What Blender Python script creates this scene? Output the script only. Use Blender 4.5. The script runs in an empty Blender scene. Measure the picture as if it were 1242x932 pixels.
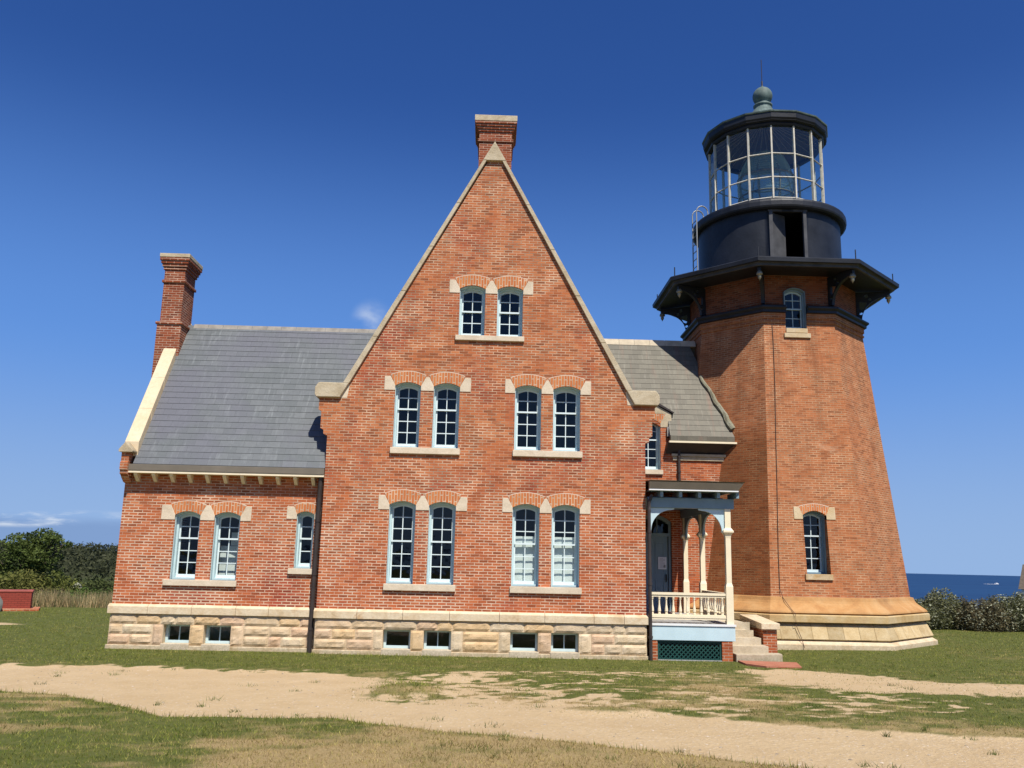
SKY_S, SKY_AIR, SKY_DUST, SKY_OZ = .085, 1.0, .35, 2.0
SKY_SAT, SKY_TINT = 1.22, (.45, .60, .98)
CL_WHITE, CL_BANK, CL_HAZE = (6.5, 7.2, 8.2), (1.9, 3.05, 5.5), (2.9, 4.4, 7.0)
EXPO = .34
CL_MID = (1.25, 2.95, 7.0)
import bpy, bmesh, math, random
import numpy as np
from mathutils import Vector, Matrix
from mathutils.geometry import tessellate_polygon
R_ = math.radians
random.seed(7)
SC = bpy.context.scene
COL = SC.collection

# ------------------------------------------------------------------ helpers
def link(o, parent=None):
    COL.objects.link(o)
    if parent:
        o.parent = parent
        if parent.type == 'EMPTY': o.matrix_parent_inverse = Matrix.Translation(-parent.location)   # meshes are modelled in world metres
    return o
def tag(o, label=None, cat=None, group=None, kind=None):
    if label: o['label'] = label
    if cat: o['category'] = cat
    if group: o['group'] = group
    if kind: o['kind'] = kind
    return o
def thing(name, label, cat, loc=(0, 0, 0), group=None):
    o = bpy.data.objects.new(name, None); o.location = loc; o.empty_display_size = .3
    link(o); return tag(o, label, cat, group)

class MB:
    """collects vertices and faces of one mesh"""
    def __init__(s): s.v = []; s.f = []; s.c = []; s.cur = None
    def face(s, pts):
        n = len(s.v); s.v += [tuple(p) for p in pts]; s.f.append(tuple(range(n, n + len(pts)))); s.c.append(s.cur)
    def box(s, x0, x1, y0, y1, z0, z1):
        p = [(x, y, z) for z in (z0, z1) for y in (y0, y1) for x in (x0, x1)]
        for q in ((0, 2, 3, 1), (4, 5, 7, 6), (0, 1, 5, 4), (2, 6, 7, 3), (0, 4, 6, 2), (1, 3, 7, 5)): s.face([p[i] for i in q])
    def poly(s, outer, holes, fn):
        """outer + holes as (a,b) loops, mapped to 3-D by fn, faces wound as tessellated"""
        loops = [outer] + list(holes); flat = [p for l in loops for p in l]
        tri = tessellate_polygon([[Vector((a, b, 0)) for a, b in l] for l in loops])
        n = len(s.v); s.v += [tuple(fn(a, b)) for a, b in flat]
        for t in tri:
            s.f.append(tuple(n + i for i in t)); s.c.append(s.cur)
    def prism(s, outer, f0, f1, holes=()):
        """slab between two mappings of the same outline"""
        s.poly(outer, holes, f0); s.poly(outer, holes, f1)
        for l in [outer] + list(holes): s.walls(l, f0, f1)
    def walls(s, l, f0, f1):
        for i in range(len(l)):
            a, b = l[i], l[(i + 1) % len(l)]
            s.face([f0(*a), f0(*b), f1(*b), f1(*a)])
    def ring(s, o, i, f0, f1):
        """frame between two outlines of equal point count"""
        n = len(o)
        for k in range(n):
            j = (k + 1) % n
            s.face([f0(*o[k]), f0(*o[j]), f0(*i[j]), f0(*i[k])]); s.face([f1(*o[k]), f1(*o[j]), f1(*i[j]), f1(*i[k])])
            s.face([f0(*o[k]), f0(*o[j]), f1(*o[j]), f1(*o[k])]); s.face([f0(*i[k]), f0(*i[j]), f1(*i[j]), f1(*i[k])])
    def tube(s, pts, r, n=8, r1=None, cap=True):
        rings = []; pts = [Vector(p) for p in pts]; m = len(pts)
        for k, p in enumerate(pts):
            d = (pts[min(k + 1, m - 1)] - pts[max(k - 1, 0)]).normalized()
            a = d.cross(Vector((0, 0, 1)))
            if a.length < .05: a = d.cross(Vector((0, 1, 0)))
            a.normalize(); b = d.cross(a)
            rr = r if r1 is None else r + (r1 - r) * k / (m - 1)
            rings.append([p + a * rr * math.cos(2 * math.pi * i / n) + b * rr * math.sin(2 * math.pi * i / n) for i in range(n)])
        for k in range(m - 1):
            for i in range(n):
                j = (i + 1) % n; s.face([rings[k][i], rings[k][j], rings[k + 1][j], rings[k + 1][i]])
        if cap: s.face(rings[0]); s.face(rings[-1])
    def lathe(s, prof, n, cx, cy, ph=0., closed=False):
        rg = [[(cx + r * math.cos(ph + 2 * math.pi * i / n), cy + r * math.sin(ph + 2 * math.pi * i / n), z) for i in range(n)] for r, z in prof]
        for k in range(len(rg) - 1):
            for i in range(n):
                j = (i + 1) % n; s.face([rg[k][i], rg[k][j], rg[k + 1][j], rg[k + 1][i]])
        if closed:
            s.face(rg[0]); s.face(rg[-1])
    def build(s, name, m, parent=None, smooth=False, bevel=0., merge=True):
        me = bpy.data.meshes.new(name); me.from_pydata(s.v, [], s.f)
        if any(c is not None for c in s.c):
            at = me.color_attributes.new('tint', 'FLOAT_COLOR', 'CORNER'); li = 0
            for p, c in zip(me.polygons, s.c):
                for q in p.loop_indices: at.data[q].color = (*(c or (1, 1, 1)), 1)
        bm = bmesh.new(); bm.from_mesh(me)
        if merge: bmesh.ops.remove_doubles(bm, verts=bm.verts, dist=1e-4)
        bmesh.ops.recalc_face_normals(bm, faces=bm.faces)
        uv = bm.loops.layers.uv.new('UVMap')
        for f in bm.faces:
            n = f.normal; f.smooth = smooth
            if abs(n.z) > .985: t = Vector((1, 0, 0)); w = Vector((0, 1, 0))
            else:
                t = Vector((0, 0, 1)).cross(n).normalized(); w = Vector((0, 0, 1)) if abs(n.z) < .25 else n.cross(t)
            for l in f.loops: l[uv].uv = (l.vert.co.dot(t), l.vert.co.dot(w))
        bm.to_mesh(me); bm.free()
        if m: me.materials.append(m)
        o = link(bpy.data.objects.new(name, me), parent)
        if bevel:
            b = o.modifiers.new('b', 'BEVEL'); b.width = bevel; b.segments = 2; b.limit_method = 'ANGLE'; b.angle_limit = R_(40)
        return o
def XZ(y): return lambda a, b: (a, y, b)
def box(name, m, parent, *a, bevel=0.):
    q = MB(); q.box(*a); return q.build(name, m, parent, bevel=bevel)

# ------------------------------------------------------------------ numpy noise
def _h(ix, iy, s):
    n = (ix.astype(np.int64) * 374761393 + iy.astype(np.int64) * 668265263 + s * 982451653) & 0xffffffff
    n = ((n ^ (n >> 13)) * 1274126177) & 0xffffffff
    return ((n ^ (n >> 16)) & 0xffff) / 65535.
def vn(x, y, s=0):
    x = np.asarray(x, float); y = np.asarray(y, float)
    ix = np.floor(x); iy = np.floor(y); fx = x - ix; fy = y - iy
    fx = fx * fx * (3 - 2 * fx); fy = fy * fy * (3 - 2 * fy)
    a = _h(ix, iy, s); b = _h(ix + 1, iy, s); c = _h(ix, iy + 1, s); d = _h(ix + 1, iy + 1, s)
    return (a * (1 - fx) + b * fx) * (1 - fy) + (c * (1 - fx) + d * fx) * fy
def fbm(x, y, s=0, o=4):
    t = 0; a = .5
    for i in range(o): t = t + a * vn(np.asarray(x) * 2 ** i, np.asarray(y) * 2 ** i, s + i); a *= .5
    return t / (1 - .5 ** o)
def sst(a, b, x): t = np.clip((x - a) / (b - a), 0, 1); return t * t * (3 - 2 * t)

# ------------------------------------------------------------------ materials
class NT:
    def __init__(s, name):
        s.m = bpy.data.materials.new(name); s.m.use_nodes = True; s.t = s.m.node_tree; s.t.nodes.clear()
        s.out = s.n('ShaderNodeOutputMaterial'); s.b = s.n('ShaderNodeBsdfPrincipled')
        s.l(s.b.outputs[0], s.out.inputs['Surface'])
    def n(s, t, **k):
        q = s.t.nodes.new(t)
        for a, b in k.items(): setattr(q, a, b)
        return q
    def l(s, a, b): s.t.links.new(a, b)
    def val(s, inp, v):
        if hasattr(v, 'is_linked') or isinstance(v, bpy.types.NodeSocket): s.l(v, inp)
        else: inp.default_value = v
    def coord(s, kind='Object', scale=(1, 1, 1)):
        c = s.n('ShaderNodeTexCoord'); mp = s.n('ShaderNodeMapping'); mp.inputs['Scale'].default_value = scale
        s.l(c.outputs[kind], mp.inputs[0]); return mp.outputs[0]
    def noise(s, vec, scale, detail=4, rough=.55, dist=0.):
        q = s.n('ShaderNodeTexNoise'); s.l(vec, q.inputs['Vector']); q.inputs['Scale'].default_value = scale
        q.inputs['Detail'].default_value = detail; q.inputs['Roughness'].default_value = rough; q.inputs['Distortion'].default_value = dist
        return q.outputs['Fac']
    def ramp(s, fac, stops, interp='LINEAR'):
        q = s.n('ShaderNodeValToRGB'); e = q.color_ramp; e.interpolation = interp
        while len(e.elements) < len(stops): e.elements.new(.5)
        for el, (p, c) in zip(e.elements, stops):
            el.position = p; el.color = (*c, 1) if len(c) == 3 else c
        s.l(fac, q.inputs[0]); return q.outputs[0]
    def mix(s, f, a, b, mode='MIX'):
        q = s.n('ShaderNodeMix', data_type='RGBA', blend_type=mode)
        s.val(q.inputs['Factor'], f); 
        for i, v in ((6, a), (7, b)):
            if isinstance(v, tuple): q.inputs[i].default_value = (*v, 1)
            else: s.l(v, q.inputs[i])
        return q.outputs[2]
    def math(s, op, a, b=0.):
        q = s.n('ShaderNodeMath', operation=op); s.val(q.inputs[0], a); s.val(q.inputs[1], b); return q.outputs[0]
    def mr(s, v, a, b, c=0., d=1.):
        q = s.n('ShaderNodeMapRange'); s.l(v, q.inputs[0])
        for i, w in zip((1, 2, 3, 4), (a, b, c, d)): q.inputs[i].default_value = w
        return q.outputs[0]
    def bump(s, h, strength=.3, dist=.02):
        q = s.n('ShaderNodeBump'); q.inputs['Strength'].default_value = strength; q.inputs['Distance'].default_value = dist
        s.l(h, q.inputs['Height']); s.l(q.outputs[0], s.b.inputs['Normal'])
    def base(s, c, rough=.8, spec=.3):
        s.val(s.b.inputs['Base Color'], (*c, 1) if isinstance(c, tuple) else c); s.b.inputs['Roughness'].default_value = rough
        s.b.inputs['Specular IOR Level'].default_value = spec
G3 = lambda v: (v, v, v)

def m_simple(name, col, rough=.6, var=.15, scale=3., spec=.35, metal=0., bump=0., dirt=None):
    t = NT(name); v = t.coord(); n = t.noise(v, scale, 5)
    a = tuple(c * (1 - var) for c in col); b = tuple(min(1, c * (1 + var)) for c in col)
    c = t.ramp(n, [(.3, a), (.7, b)])
    if dirt:
        n2 = t.noise(v, scale * 2.3, 6, .65); c = t.mix(t.mr(n2, .55, .75, 0, .75), c, dirt)
    t.base(c, rough, spec); t.b.inputs['Metallic'].default_value = metal
    if bump: t.bump(t.noise(v, scale * 8, 4), bump, .02)
    return t.m

def m_brick(name, cols, mortar, msize=.011, patch=None, stain=None, patchw=0., wear=.5, vary=1., streak=0., low=False, low_face=False, under=False):
    """cols: ramp of per-brick colours"""
    t = NT(name); uv = t.coord('UV'); ob = t.coord()
    w = t.n('ShaderNodeTexNoise'); t.l(uv, w.inputs['Vector']); w.inputs['Scale'].default_value = 9.; w.inputs['Detail'].default_value = 2
    sub = t.n('ShaderNodeVectorMath', operation='SUBTRACT'); t.l(w.outputs['Color'], sub.inputs[0]); sub.inputs[1].default_value = (.5, .5, .5)
    sc = t.n('ShaderNodeVectorMath', operation='SCALE'); t.l(sub.outputs[0], sc.inputs[0]); sc.inputs['Scale'].default_value = .012
    ad = t.n('ShaderNodeVectorMath', operation='ADD'); t.l(uv, ad.inputs[0]); t.l(sc.outputs[0], ad.inputs[1])
    b = t.n('ShaderNodeTexBrick'); t.l(ad.outputs[0], b.inputs['Vector'])
    b.inputs['Color1'].default_value = (0, 0, 0, 1); b.inputs['Color2'].default_value = (1, 1, 1, 1); b.inputs['Mortar'].default_value = (.5, .5, .5, 1)
    b.inputs['Scale'].default_value = 1.; b.inputs['Brick Width'].default_value = .212; b.inputs['Row Height'].default_value = .0672
    b.inputs['Mortar Smooth'].default_value = .25; b.inputs['Bias'].default_value = 0.
    big = t.noise(ob, .55, 5, .6); mid = t.noise(ob, 2.2, 5, .6, .6)
    b.inputs['Mortar Size'].default_value = msize
    if patchw:
        ms = t.mr(t.noise(ob, 1.1, 4, .6, 1.), .38, .66, msize * .45, msize * (1 + patchw)); t.l(ms, b.inputs['Mortar Size'])
    n = len(cols); c = t.ramp(b.outputs['Color'], [((i + .5) / n, k) for i, k in enumerate(cols)])
    c = t.mix(t.mr(mid, .3, .7, 0, .55 * vary), c, t.mix(.7, c, cols[n // 2]))
    fine = t.noise(uv, 60., 3)
    c = t.mix(.35, c, t.mix(fine, tuple(x * .55 for x in cols[n // 2]), tuple(min(1, x * 1.5) for x in cols[n // 2])))
    if patch:
        c = t.mix(t.mr(big, .5, .66, 0, .8), c, t.mix(b.outputs['Color'], tuple(x * .6 for x in patch), patch))
    if streak:
        sk = t.noise(t.coord('UV', (1.6, 15., 1)), 1., 4, .65); c = t.mix(t.mr(sk, .50, .68, 0, streak), c, t.mix(.62, c, (.05, .018, .008)))
        sk2 = t.noise(t.coord('UV', (2.3, 14.9, 3)), 1., 4, .65); c = t.mix(t.mr(sk2, .55, .72, 0, streak), c, t.mix(.45, c, (.85, .52, .32)))
    mo = t.mix(t.mr(mid, .35, .65), mortar, tuple(x * wear for x in mortar))
    c = t.mix(b.outputs['Fac'], c, mo)
    if low:   # the lower storey was repointed in redder brick with whiter joints
        sz = t.n('ShaderNodeSeparateXYZ'); t.l(ob, sz.inputs[0]); lm = t.mr(t.math('ADD', sz.outputs[2], t.math('MULTIPLY', t.math('SUBTRACT', big, .5), 9.)), 5.2, 1.2)
        red = t.mix(b.outputs['Fac'], t.mix(1., c, (1.0, .80, .78), 'MULTIPLY'), (.72, .52, .38)); c = t.mix(t.math('MULTIPLY', lm, .7), c, red)
    if under:   # rain streaks below the gallery
        sz = t.n('ShaderNodeSeparateXYZ'); t.l(ob, sz.inputs[0]); vs = t.noise(t.coord('Object', (2.6, 2.6, .12)), 1., 5, .65)
        c = t.mix(t.math('MULTIPLY', t.mr(vs, .46, .66), t.mr(sz.outputs[2], 4.5, 9.5, .25, .7)), c, t.mix(.55, c, (.09, .045, .025)))
        c = t.mix(t.mr(t.noise(ob, 1.3, 5, .7, .8), .60, .74, 0, .45), c, (.60, .36, .22))
    if low_face:   # darker brown tone low on the face that looks towards the porch
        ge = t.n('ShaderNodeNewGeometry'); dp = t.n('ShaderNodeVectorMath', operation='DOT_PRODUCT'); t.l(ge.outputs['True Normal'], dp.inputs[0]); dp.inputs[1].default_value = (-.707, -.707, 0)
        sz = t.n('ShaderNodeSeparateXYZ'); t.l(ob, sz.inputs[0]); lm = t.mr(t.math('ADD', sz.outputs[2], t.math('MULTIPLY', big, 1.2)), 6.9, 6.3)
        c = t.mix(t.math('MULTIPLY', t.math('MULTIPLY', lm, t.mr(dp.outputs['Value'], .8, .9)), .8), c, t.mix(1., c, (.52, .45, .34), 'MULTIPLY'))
    if stain:
        st = t.noise(t.coord('Object', (1, 1, .35)), .5, 6, .65, .4); c = t.mix(t.mr(st, .52, .72, 0, .7), c, t.mix(.5, c, stain))
    t.base(c, .9, .2)
    h = t.math('SUBTRACT', 1., b.outputs['Fac']); h = t.math('ADD', h, t.math('MULTIPLY', fine, .35)); t.bump(h, .35, .005)
    return t.m

def m_stone(name, cols, scale=2.2, bump=.4, tint=False, stain=None, joints=None):
    t = NT(name); v = t.coord(); n = t.noise(v, scale, 7, .62, .5); n2 = t.noise(v, scale * 9, 5, .7)
    k = len(cols); c = t.ramp(n, [(.28 + .44 * i / (k - 1), q) for i, q in enumerate(cols)])
    c = t.mix(t.mr(n2, .42, .78, 0, .38), c, t.mix(.5, c, (.12, .08, .04)))
    if tint:
        a = t.n('ShaderNodeVertexColor'); a.layer_name = 'tint'; c = t.mix(.85, c, t.mix(1., c, a.outputs[0], 'MULTIPLY'))
    if stain: c = t.mix(t.mr(t.noise(v, .9, 5, .6), .55, .7, 0, .7), c, stain)
    sz = t.n('ShaderNodeSeparateXYZ'); t.l(v, sz.inputs[0]); c = t.mix(t.math('MULTIPLY', t.mr(sz.outputs[2], .30, .02), t.mr(n2, .30, .62, .2, .8)), c, t.mix(.6, c, (.16, .13, .06)))   # soil splash near the ground
    h = t.math('ADD', n2, t.math('MULTIPLY', n, .6))
    if joints:
        b = t.n('ShaderNodeTexBrick'); t.l(t.coord('UV'), b.inputs['Vector']); b.inputs['Scale'].default_value = 1.
        b.inputs['Brick Width'].default_value = joints[0]; b.inputs['Row Height'].default_value = joints[1]; b.inputs['Mortar Size'].default_value = .008
        b.offset = .35; b.squash = .7; b.squash_frequency = 3
        b.inputs['Color1'].default_value = (.72, .7, .66, 1); b.inputs['Color2'].default_value = (1.12, 1.08, 1., 1); b.inputs['Mortar'].default_value = (.55, .5, .42, 1)
        c = t.mix(1., c, b.outputs['Color'], 'MULTIPLY'); h = t.math('SUBTRACT', h, t.math('MULTIPLY', b.outputs['Fac'], 2.))
    t.base(c, .88, .25); t.bump(h, bump, .03); return t.m

def m_slate(name, cols, streak, alt=None, rust=None):
    t = NT(name); uv = t.coord('UV'); ob = t.coord()
    b = t.n('ShaderNodeTexBrick'); t.l(uv, b.inputs['Vector']); b.inputs['Scale'].default_value = 1.
    b.inputs['Brick Width'].default_value = .30; b.inputs['Row Height'].default_value = ROW; b.inputs['Mortar Size'].default_value = .0016
    b.inputs['Color1'].default_value = (0, 0, 0, 1); b.inputs['Color2'].default_value = (1, 1, 1, 1); b.inputs['Mortar'].default_value = (.2, .2, .2, 1)
    c = t.ramp(b.outputs['Color'], [(.1, cols[0]), (.5, cols[1]), (.9, cols[2])])
    s1 = t.noise(t.coord('UV', (7., .9, 1)), 1.6, 5, .6); s0 = t.noise(ob, .8, 4)
    c = t.mix(t.math('MULTIPLY', t.mr(s1, .54, .72), t.mr(s0, .35, .65, .15, .75)), c, streak)
    if alt: c = t.mix(t.mr(t.noise(ob, .45, 3), .45, .6, 0, .8), c, alt)
    if rust: c = t.mix(t.mr(t.noise(t.coord('UV', (3., .35, 1)), 1.3, 5), .55, .75, 0, .55), c, rust)
    c = t.mix(t.mr(t.noise(ob, 14, 4), .3, .75, 0, .3), c, tuple(x * .55 for x in cols[1]))
    c = t.mix(b.outputs['Fac'], c, tuple(x * .3 for x in cols[0]))
    t.base(c, .62, .4); t.bump(t.noise(ob, 30, 4), .15, .01); return t.m

def m_glass(name, dark=.0, tint=(.82, .88, .86), refl=1.5):
    t = NT(name); t.t.nodes.remove(t.b)
    lw = t.n('ShaderNodeLayerWeight'); lw.inputs['Blend'].default_value = .5
    fr = t.math('ADD', .035, t.math('MULTIPLY', t.math('POWER', lw.outputs['Facing'], 5.), .9))
    gl = t.n('ShaderNodeBsdfGlossy'); gl.inputs['Roughness'].default_value = .02; gl.inputs['Color'].default_value = (.78, .80, .80, 1)
    tr = t.n('ShaderNodeBsdfTransparent'); tr.inputs['Color'].default_value = (*tint, 1)
    nz = t.noise(t.coord(), 2.5, 2); bp = t.n('ShaderNodeBump'); bp.inputs['Strength'].default_value = .16; bp.inputs['Distance'].default_value = .05
    t.l(nz, bp.inputs['Height']); t.l(bp.outputs[0], gl.inputs['Normal'])
    mx = t.n('ShaderNodeMixShader'); t.l(t.mr(fr, 0, 1, dark, 1), mx.inputs[0]); t.l(tr.outputs[0], mx.inputs[1]); t.l(gl.outputs[0], mx.inputs[2])
    t.l(mx.outputs[0], t.out.inputs['Surface']); return t.m

def m_leaf(name, trans=.25, rough=.55):
    t = NT(name); a = t.n('ShaderNodeVertexColor'); a.layer_name = 'tint'
    t.base(a.outputs[0], rough, .08)
    tr = t.n('ShaderNodeBsdfTranslucent'); t.l(a.outputs[0], tr.inputs[0]); mx = t.n('ShaderNodeMixShader'); mx.inputs[0].default_value = trans
    t.l(t.b.outputs[0], mx.inputs[1]); t.l(tr.outputs[0], mx.inputs[2]); t.l(mx.outputs[0], t.out.inputs['Surface']); return t.m

ROW = .2
BR = [(.09, .028, .016), (.25, .066, .026), (.40, .112, .040), (.48, .150, .054), (.29, .082, .032), (.54, .205, .086)]
M = {}
M['brick'] = m_brick('weathered_red_brick', BR, (.64, .43, .28), .0088, patch=(.40, .072, .04), patchw=.9, wear=.45, streak=.45, low=True)
M['brick_deep'] = m_brick('deep_red_brick', [tuple(c * k for c, k in zip(q, (.9, .75, .72))) for q in BR], (.62, .42, .29), .010, patchw=.3)
M['brick_tower'] = m_brick('tower_brick', [(.19, .062, .026), (.34, .112, .042), (.42, .145, .056), (.48, .18, .072), (.37, .12, .046)], (.54, .32, .18), .0085, stain=(.10, .045, .022), patchw=.8, wear=.6, vary=.9, streak=.6, low_face=True, under=True)
M['brick_chimney'] = m_brick('sooty_chimney_brick', [tuple(c * k for c, k in zip(q, (.58, .48, .55))) for q in BR], (.56, .38, .27), .010, patchw=.3)
M['brick_shaded'] = m_brick('shade_darkened_brick', [tuple(c * k for c, k in zip(q, (.55, .52, .6))) for q in BR], (.28, .18, .12), .009, patchw=.3)  # frieze brick: the gallery's shadow is put into its darkened colour
M['arch'] = m_brick('arch_brick', [(.46, .13, .042), (.54, .18, .06), (.6, .23, .08)], (.70, .50, .34), .010)
M['lime'] = m_simple('lime_mortar', (.62, .5, .38), .9, .15, 9)
M['sand'] = m_stone('cream_sandstone', [(.50, .35, .19), (.64, .49, .31), (.72, .59, .41), (.58, .39, .22)], 2.0, .3)
M['ochre'] = m_stone('ochre_sandstone', [(.44, .28, .12), (.56, .42, .24), (.62, .50, .33), (.52, .33, .13)], 1.3, .35, stain=(.40, .24, .10))
M['pale'] = m_stone('pale_dressed_stone', [(.56, .45, .32), (.67, .56, .41), (.74, .63, .48)], 3.0, .2)
M['rock'] = m_stone('rock_faced_sandstone', [(.58, .44, .28), (.70, .56, .39), (.77, .64, .48)], 4.0, .55, tint=True)
M['base_mould'] = m_stone('orange_stained_stone', [(.38, .18, .065), (.47, .25, .095), (.54, .33, .15)], 1.5, .3, stain=(.30, .16, .07))
M['tower_rock'] = m_stone('tower_base_stone', [(.46, .33, .17), (.58, .45, .26), (.65, .53, .34)], 3.5, .6, joints=(.62, 3.))
M['coping'] = m_stone('lichened_coping_stone', [(.36, .28, .17), (.52, .43, .29), (.60, .52, .38)], 2.4, .4, stain=(.34, .28, .18))
M['newstone'] = m_stone('new_yellow_sandstone', [(.62, .47, .27), (.68, .55, .36), (.70, .60, .42)], 1.6, .2)
M['slate'] = m_slate('blue_grey_slate', [(.112, .123, .124), (.126, .136, .140), (.140, .150, .152)], (.25, .265, .265), alt=(.125, .125, .148))
M['slate_old'] = m_slate('lichened_slate', [(.125, .112, .082), (.145, .130, .095), (.168, .152, .112)], (.29, .265, .21), rust=(.24, .115, .075))
M['ridge'] = m_simple('ridge_tile', (.26, .235, .2), .8, .25, 4)
M['ridge_pale'] = m_simple('pale_ridge_tile', (.5, .42, .3), .8, .2, 4)
M['blue'] = m_simple('pale_blue_paint', (.50, .63, .64), .5, .06, 4)
M['sash'] = m_simple('white_blue_paint', (.67, .76, .76), .5, .05, 4)
M['blue_porch'] = m_simple('porch_blue_paint', (.52, .66, .70), .5, .05, 3)
M['blue_dark'] = m_simple('slate_blue_paint', (.20, .29, .34), .5, .08, 3)
M['cream'] = m_simple('cream_paint', (.82, .71, .50), .5, .05, 4)
M['gutter'] = m_simple('taupe_gutter_paint', (.17, .145, .11), .6, .1, 3)
M['green'] = m_simple('dark_green_paint', (.012, .06, .05), .5, .1, 4)
M['pipe'] = m_simple('dark_brown_iron', (.045, .034, .03), .5, .2, 5)
M['black'] = m_simple('weathered_black_paint', (.015, .017, .022), .5, .4, 1.6, bump=.2)
M['black_grey'] = m_simple('faded_black_paint', (.065, .065, .068), .6, .3, 3.)
M['copper'] = m_simple('verdigris_copper', (.11, .15, .135), .65, .35, 5., metal=.0, dirt=(.022, .022, .02))
M['brass'] = m_simple('tarnished_brass', (.30, .27, .19), .45, .2, 5., metal=.5)
M['white_iron'] = m_simple('chipped_white_paint', (.60, .56, .46), .6, .15, 6., dirt=(.14, .08, .05))
M['ladder'] = m_simple('galvanised_steel', (.30, .30, .28), .45, .1, 5, metal=.4)
M['dark'] = m_simple('dark_interior', (.06, .055, .05), .9, .2, 2)
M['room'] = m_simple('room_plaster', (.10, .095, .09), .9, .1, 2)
M['blind'] = m_simple('white_blind_cloth', (.80, .80, .79), .8, .03, 2)
M['glass'] = m_glass('window_glass', .01)
M['glass_lantern'] = m_glass('lantern_glass', .06, (.86, .92, .90))
M['step'] = m_stone('worn_step_stone', [(.40, .32, .21), (.53, .44, .31), (.60, .52, .39)], 2.5, .3, stain=(.33, .29, .18))
M['moss'] = m_stone('mossy_mortar', [(.14, .12, .08), (.24, .23, .16), (.33, .33, .26)], 4., .8)
M['paver'] = m_brick('red_paver', [(.34, .11, .06), (.42, .15, .09), (.46, .19, .12)], (.40, .24, .15), .006)
M['leaf'] = m_leaf('leaf')
M['grass'] = m_leaf('grass_blade', .3, .6)
M['bark'] = m_simple('bark', (.10, .08, .06), .9, .3, 6, bump=.5)
M['paper'] = m_simple('white_paper', (.78, .80, .82), .7, .03, 6)
M['boulder'] = m_simple('grey_granite', (.34, .33, .31), .85, .25, 9, bump=.4)
M['shingle'] = m_simple('weathered_shingle', (.105, .082, .06), .9, .25, 8, bump=.4)
M['white'] = m_simple('white_paint', (.78, .78, .76), .5, .04, 3)
# ------------------------------------------------------------------ window kit
def arc(x0, x1, zs, rise, n=10):
    c = (x0 + x1) / 2; h = (x1 - x0) / 2
    return [(x, zs + rise * (1 - ((x - c) / h) ** 2)) for x in [x0 + (x1 - x0) * i / n for i in range(n + 1)]]
def opening(x0, x1, z0, zs, rise, n=10):
    """outline, anticlockwise seen from the front"""
    return [(x0, z0), (x1, z0)] + list(reversed(arc(x0, x1, zs, rise, n)))
def inset(x0, x1, z0, zs, rise, s, b, t):
    return (x0 + s, x1 - s, z0 + b, zs - t + (.0 if rise else 0), rise * .8)
def sash_window(parent, x0, x1, z0, zs, rise, y, cols, ru, rl, fy=.165, blind=None, frame='blue', sashm='sash', jamb=.058, dark_pane=False, label=None):
    """a double-hung window: frame (the part) > sashes and panes"""
    o = opening(x0, x1, z0, zs, rise); ia = inset(x0, x1, z0, zs, rise, jamb, .05, .05); i = opening(*ia)
    q = MB(); q.ring(o, i, XZ(y + fy), XZ(y + fy + .17))
    e = inset(x0, x1, z0, zs, rise, .014, .0, .014); q.ring(o, opening(e[0], e[1], e[2], e[3], rise), XZ(y + .035), XZ(y + fy + .002))
    fr = q.build('window', M[frame], parent, bevel=.003)
    if label: fr['label'] = label
    a0, a1, b0, bs, br = ia
    top = bs + br; rows = ru + rl; rail = .075
    rh = (top - b0 - rail) / rows; zm = b0 + rail + rl * rh
    ys, yl = y + fy + .07, y + fy + .115
    # upper sash
    q = MB(); st = .034
    oo = opening(a0, a1, zm - .02, bs, br); ii = opening(a0 + st, a1 - st, zm + .02, bs - .035, br * .85)
    q.ring(oo, ii, XZ(ys), XZ(ys + .04))
    def munt(q, c0, c1, d0, d1, n, r, ya, arch=None):
        w = .011
        for k in range(1, n):
            x = c0 + (c1 - c0) * k / n; q.box(x - w, x + w, ya + .004, ya + .03, d0, d1)
        for k in range(1, r):
            z = d0 + (d1 - d0) * k / r; q.box(c0, c1, ya + .006, ya + .028, z - w, z + w)
    munt(q, a0 + st, a1 - st, zm + .02, top - .035, cols, ru, ys)
    q.build('sash', M[sashm], fr)
    q = MB()
    oo = [(a0, b0), (a1, b0), (a1, zm + .018), (a0, zm + .018)]; ii = [(a0 + st, b0 + rail), (a1 - st, b0 + rail), (a1 - st, zm - .018), (a0 + st, zm - .018)]
    q.ring(oo, ii, XZ(yl), XZ(yl + .04)); munt(q, a0 + st, a1 - st, b0 + rail, zm - .018, cols, rl, yl)
    q.build('sash', M[sashm], fr)
    q = MB(); q.poly(opening(a0 + .02, a1 - .02, zm, bs, br), [], XZ(ys + .02)); q.poly([(a0 + .02, b0), (a1 - .02, b0), (a1 - .02, zm), (a0 + .02, zm)], [], XZ(yl + .02))
    q.build('pane', M['glass'], fr)
    if blind:
        q = MB(); zt = b0 + (top - b0) * blind; nx, nz = 8, 14
        for k in range(nz):
            for j in range(nx):
                def P(j, k):
                    x = a0 - .02 + (a1 - a0 + .04) * j / nx; z = b0 - .03 + (zt - b0 + .03) * k / nz
                    return (x, yl + .10 + .004 * math.sin(j * 1.9) + .002 * math.sin(k * 1.1 + j), z)
                q.face([P(j, k), P(j + 1, k), P(j + 1, k + 1), P(j, k + 1)])
        q.build('blind', M['blind'], fr, smooth=True)
    return fr
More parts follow.
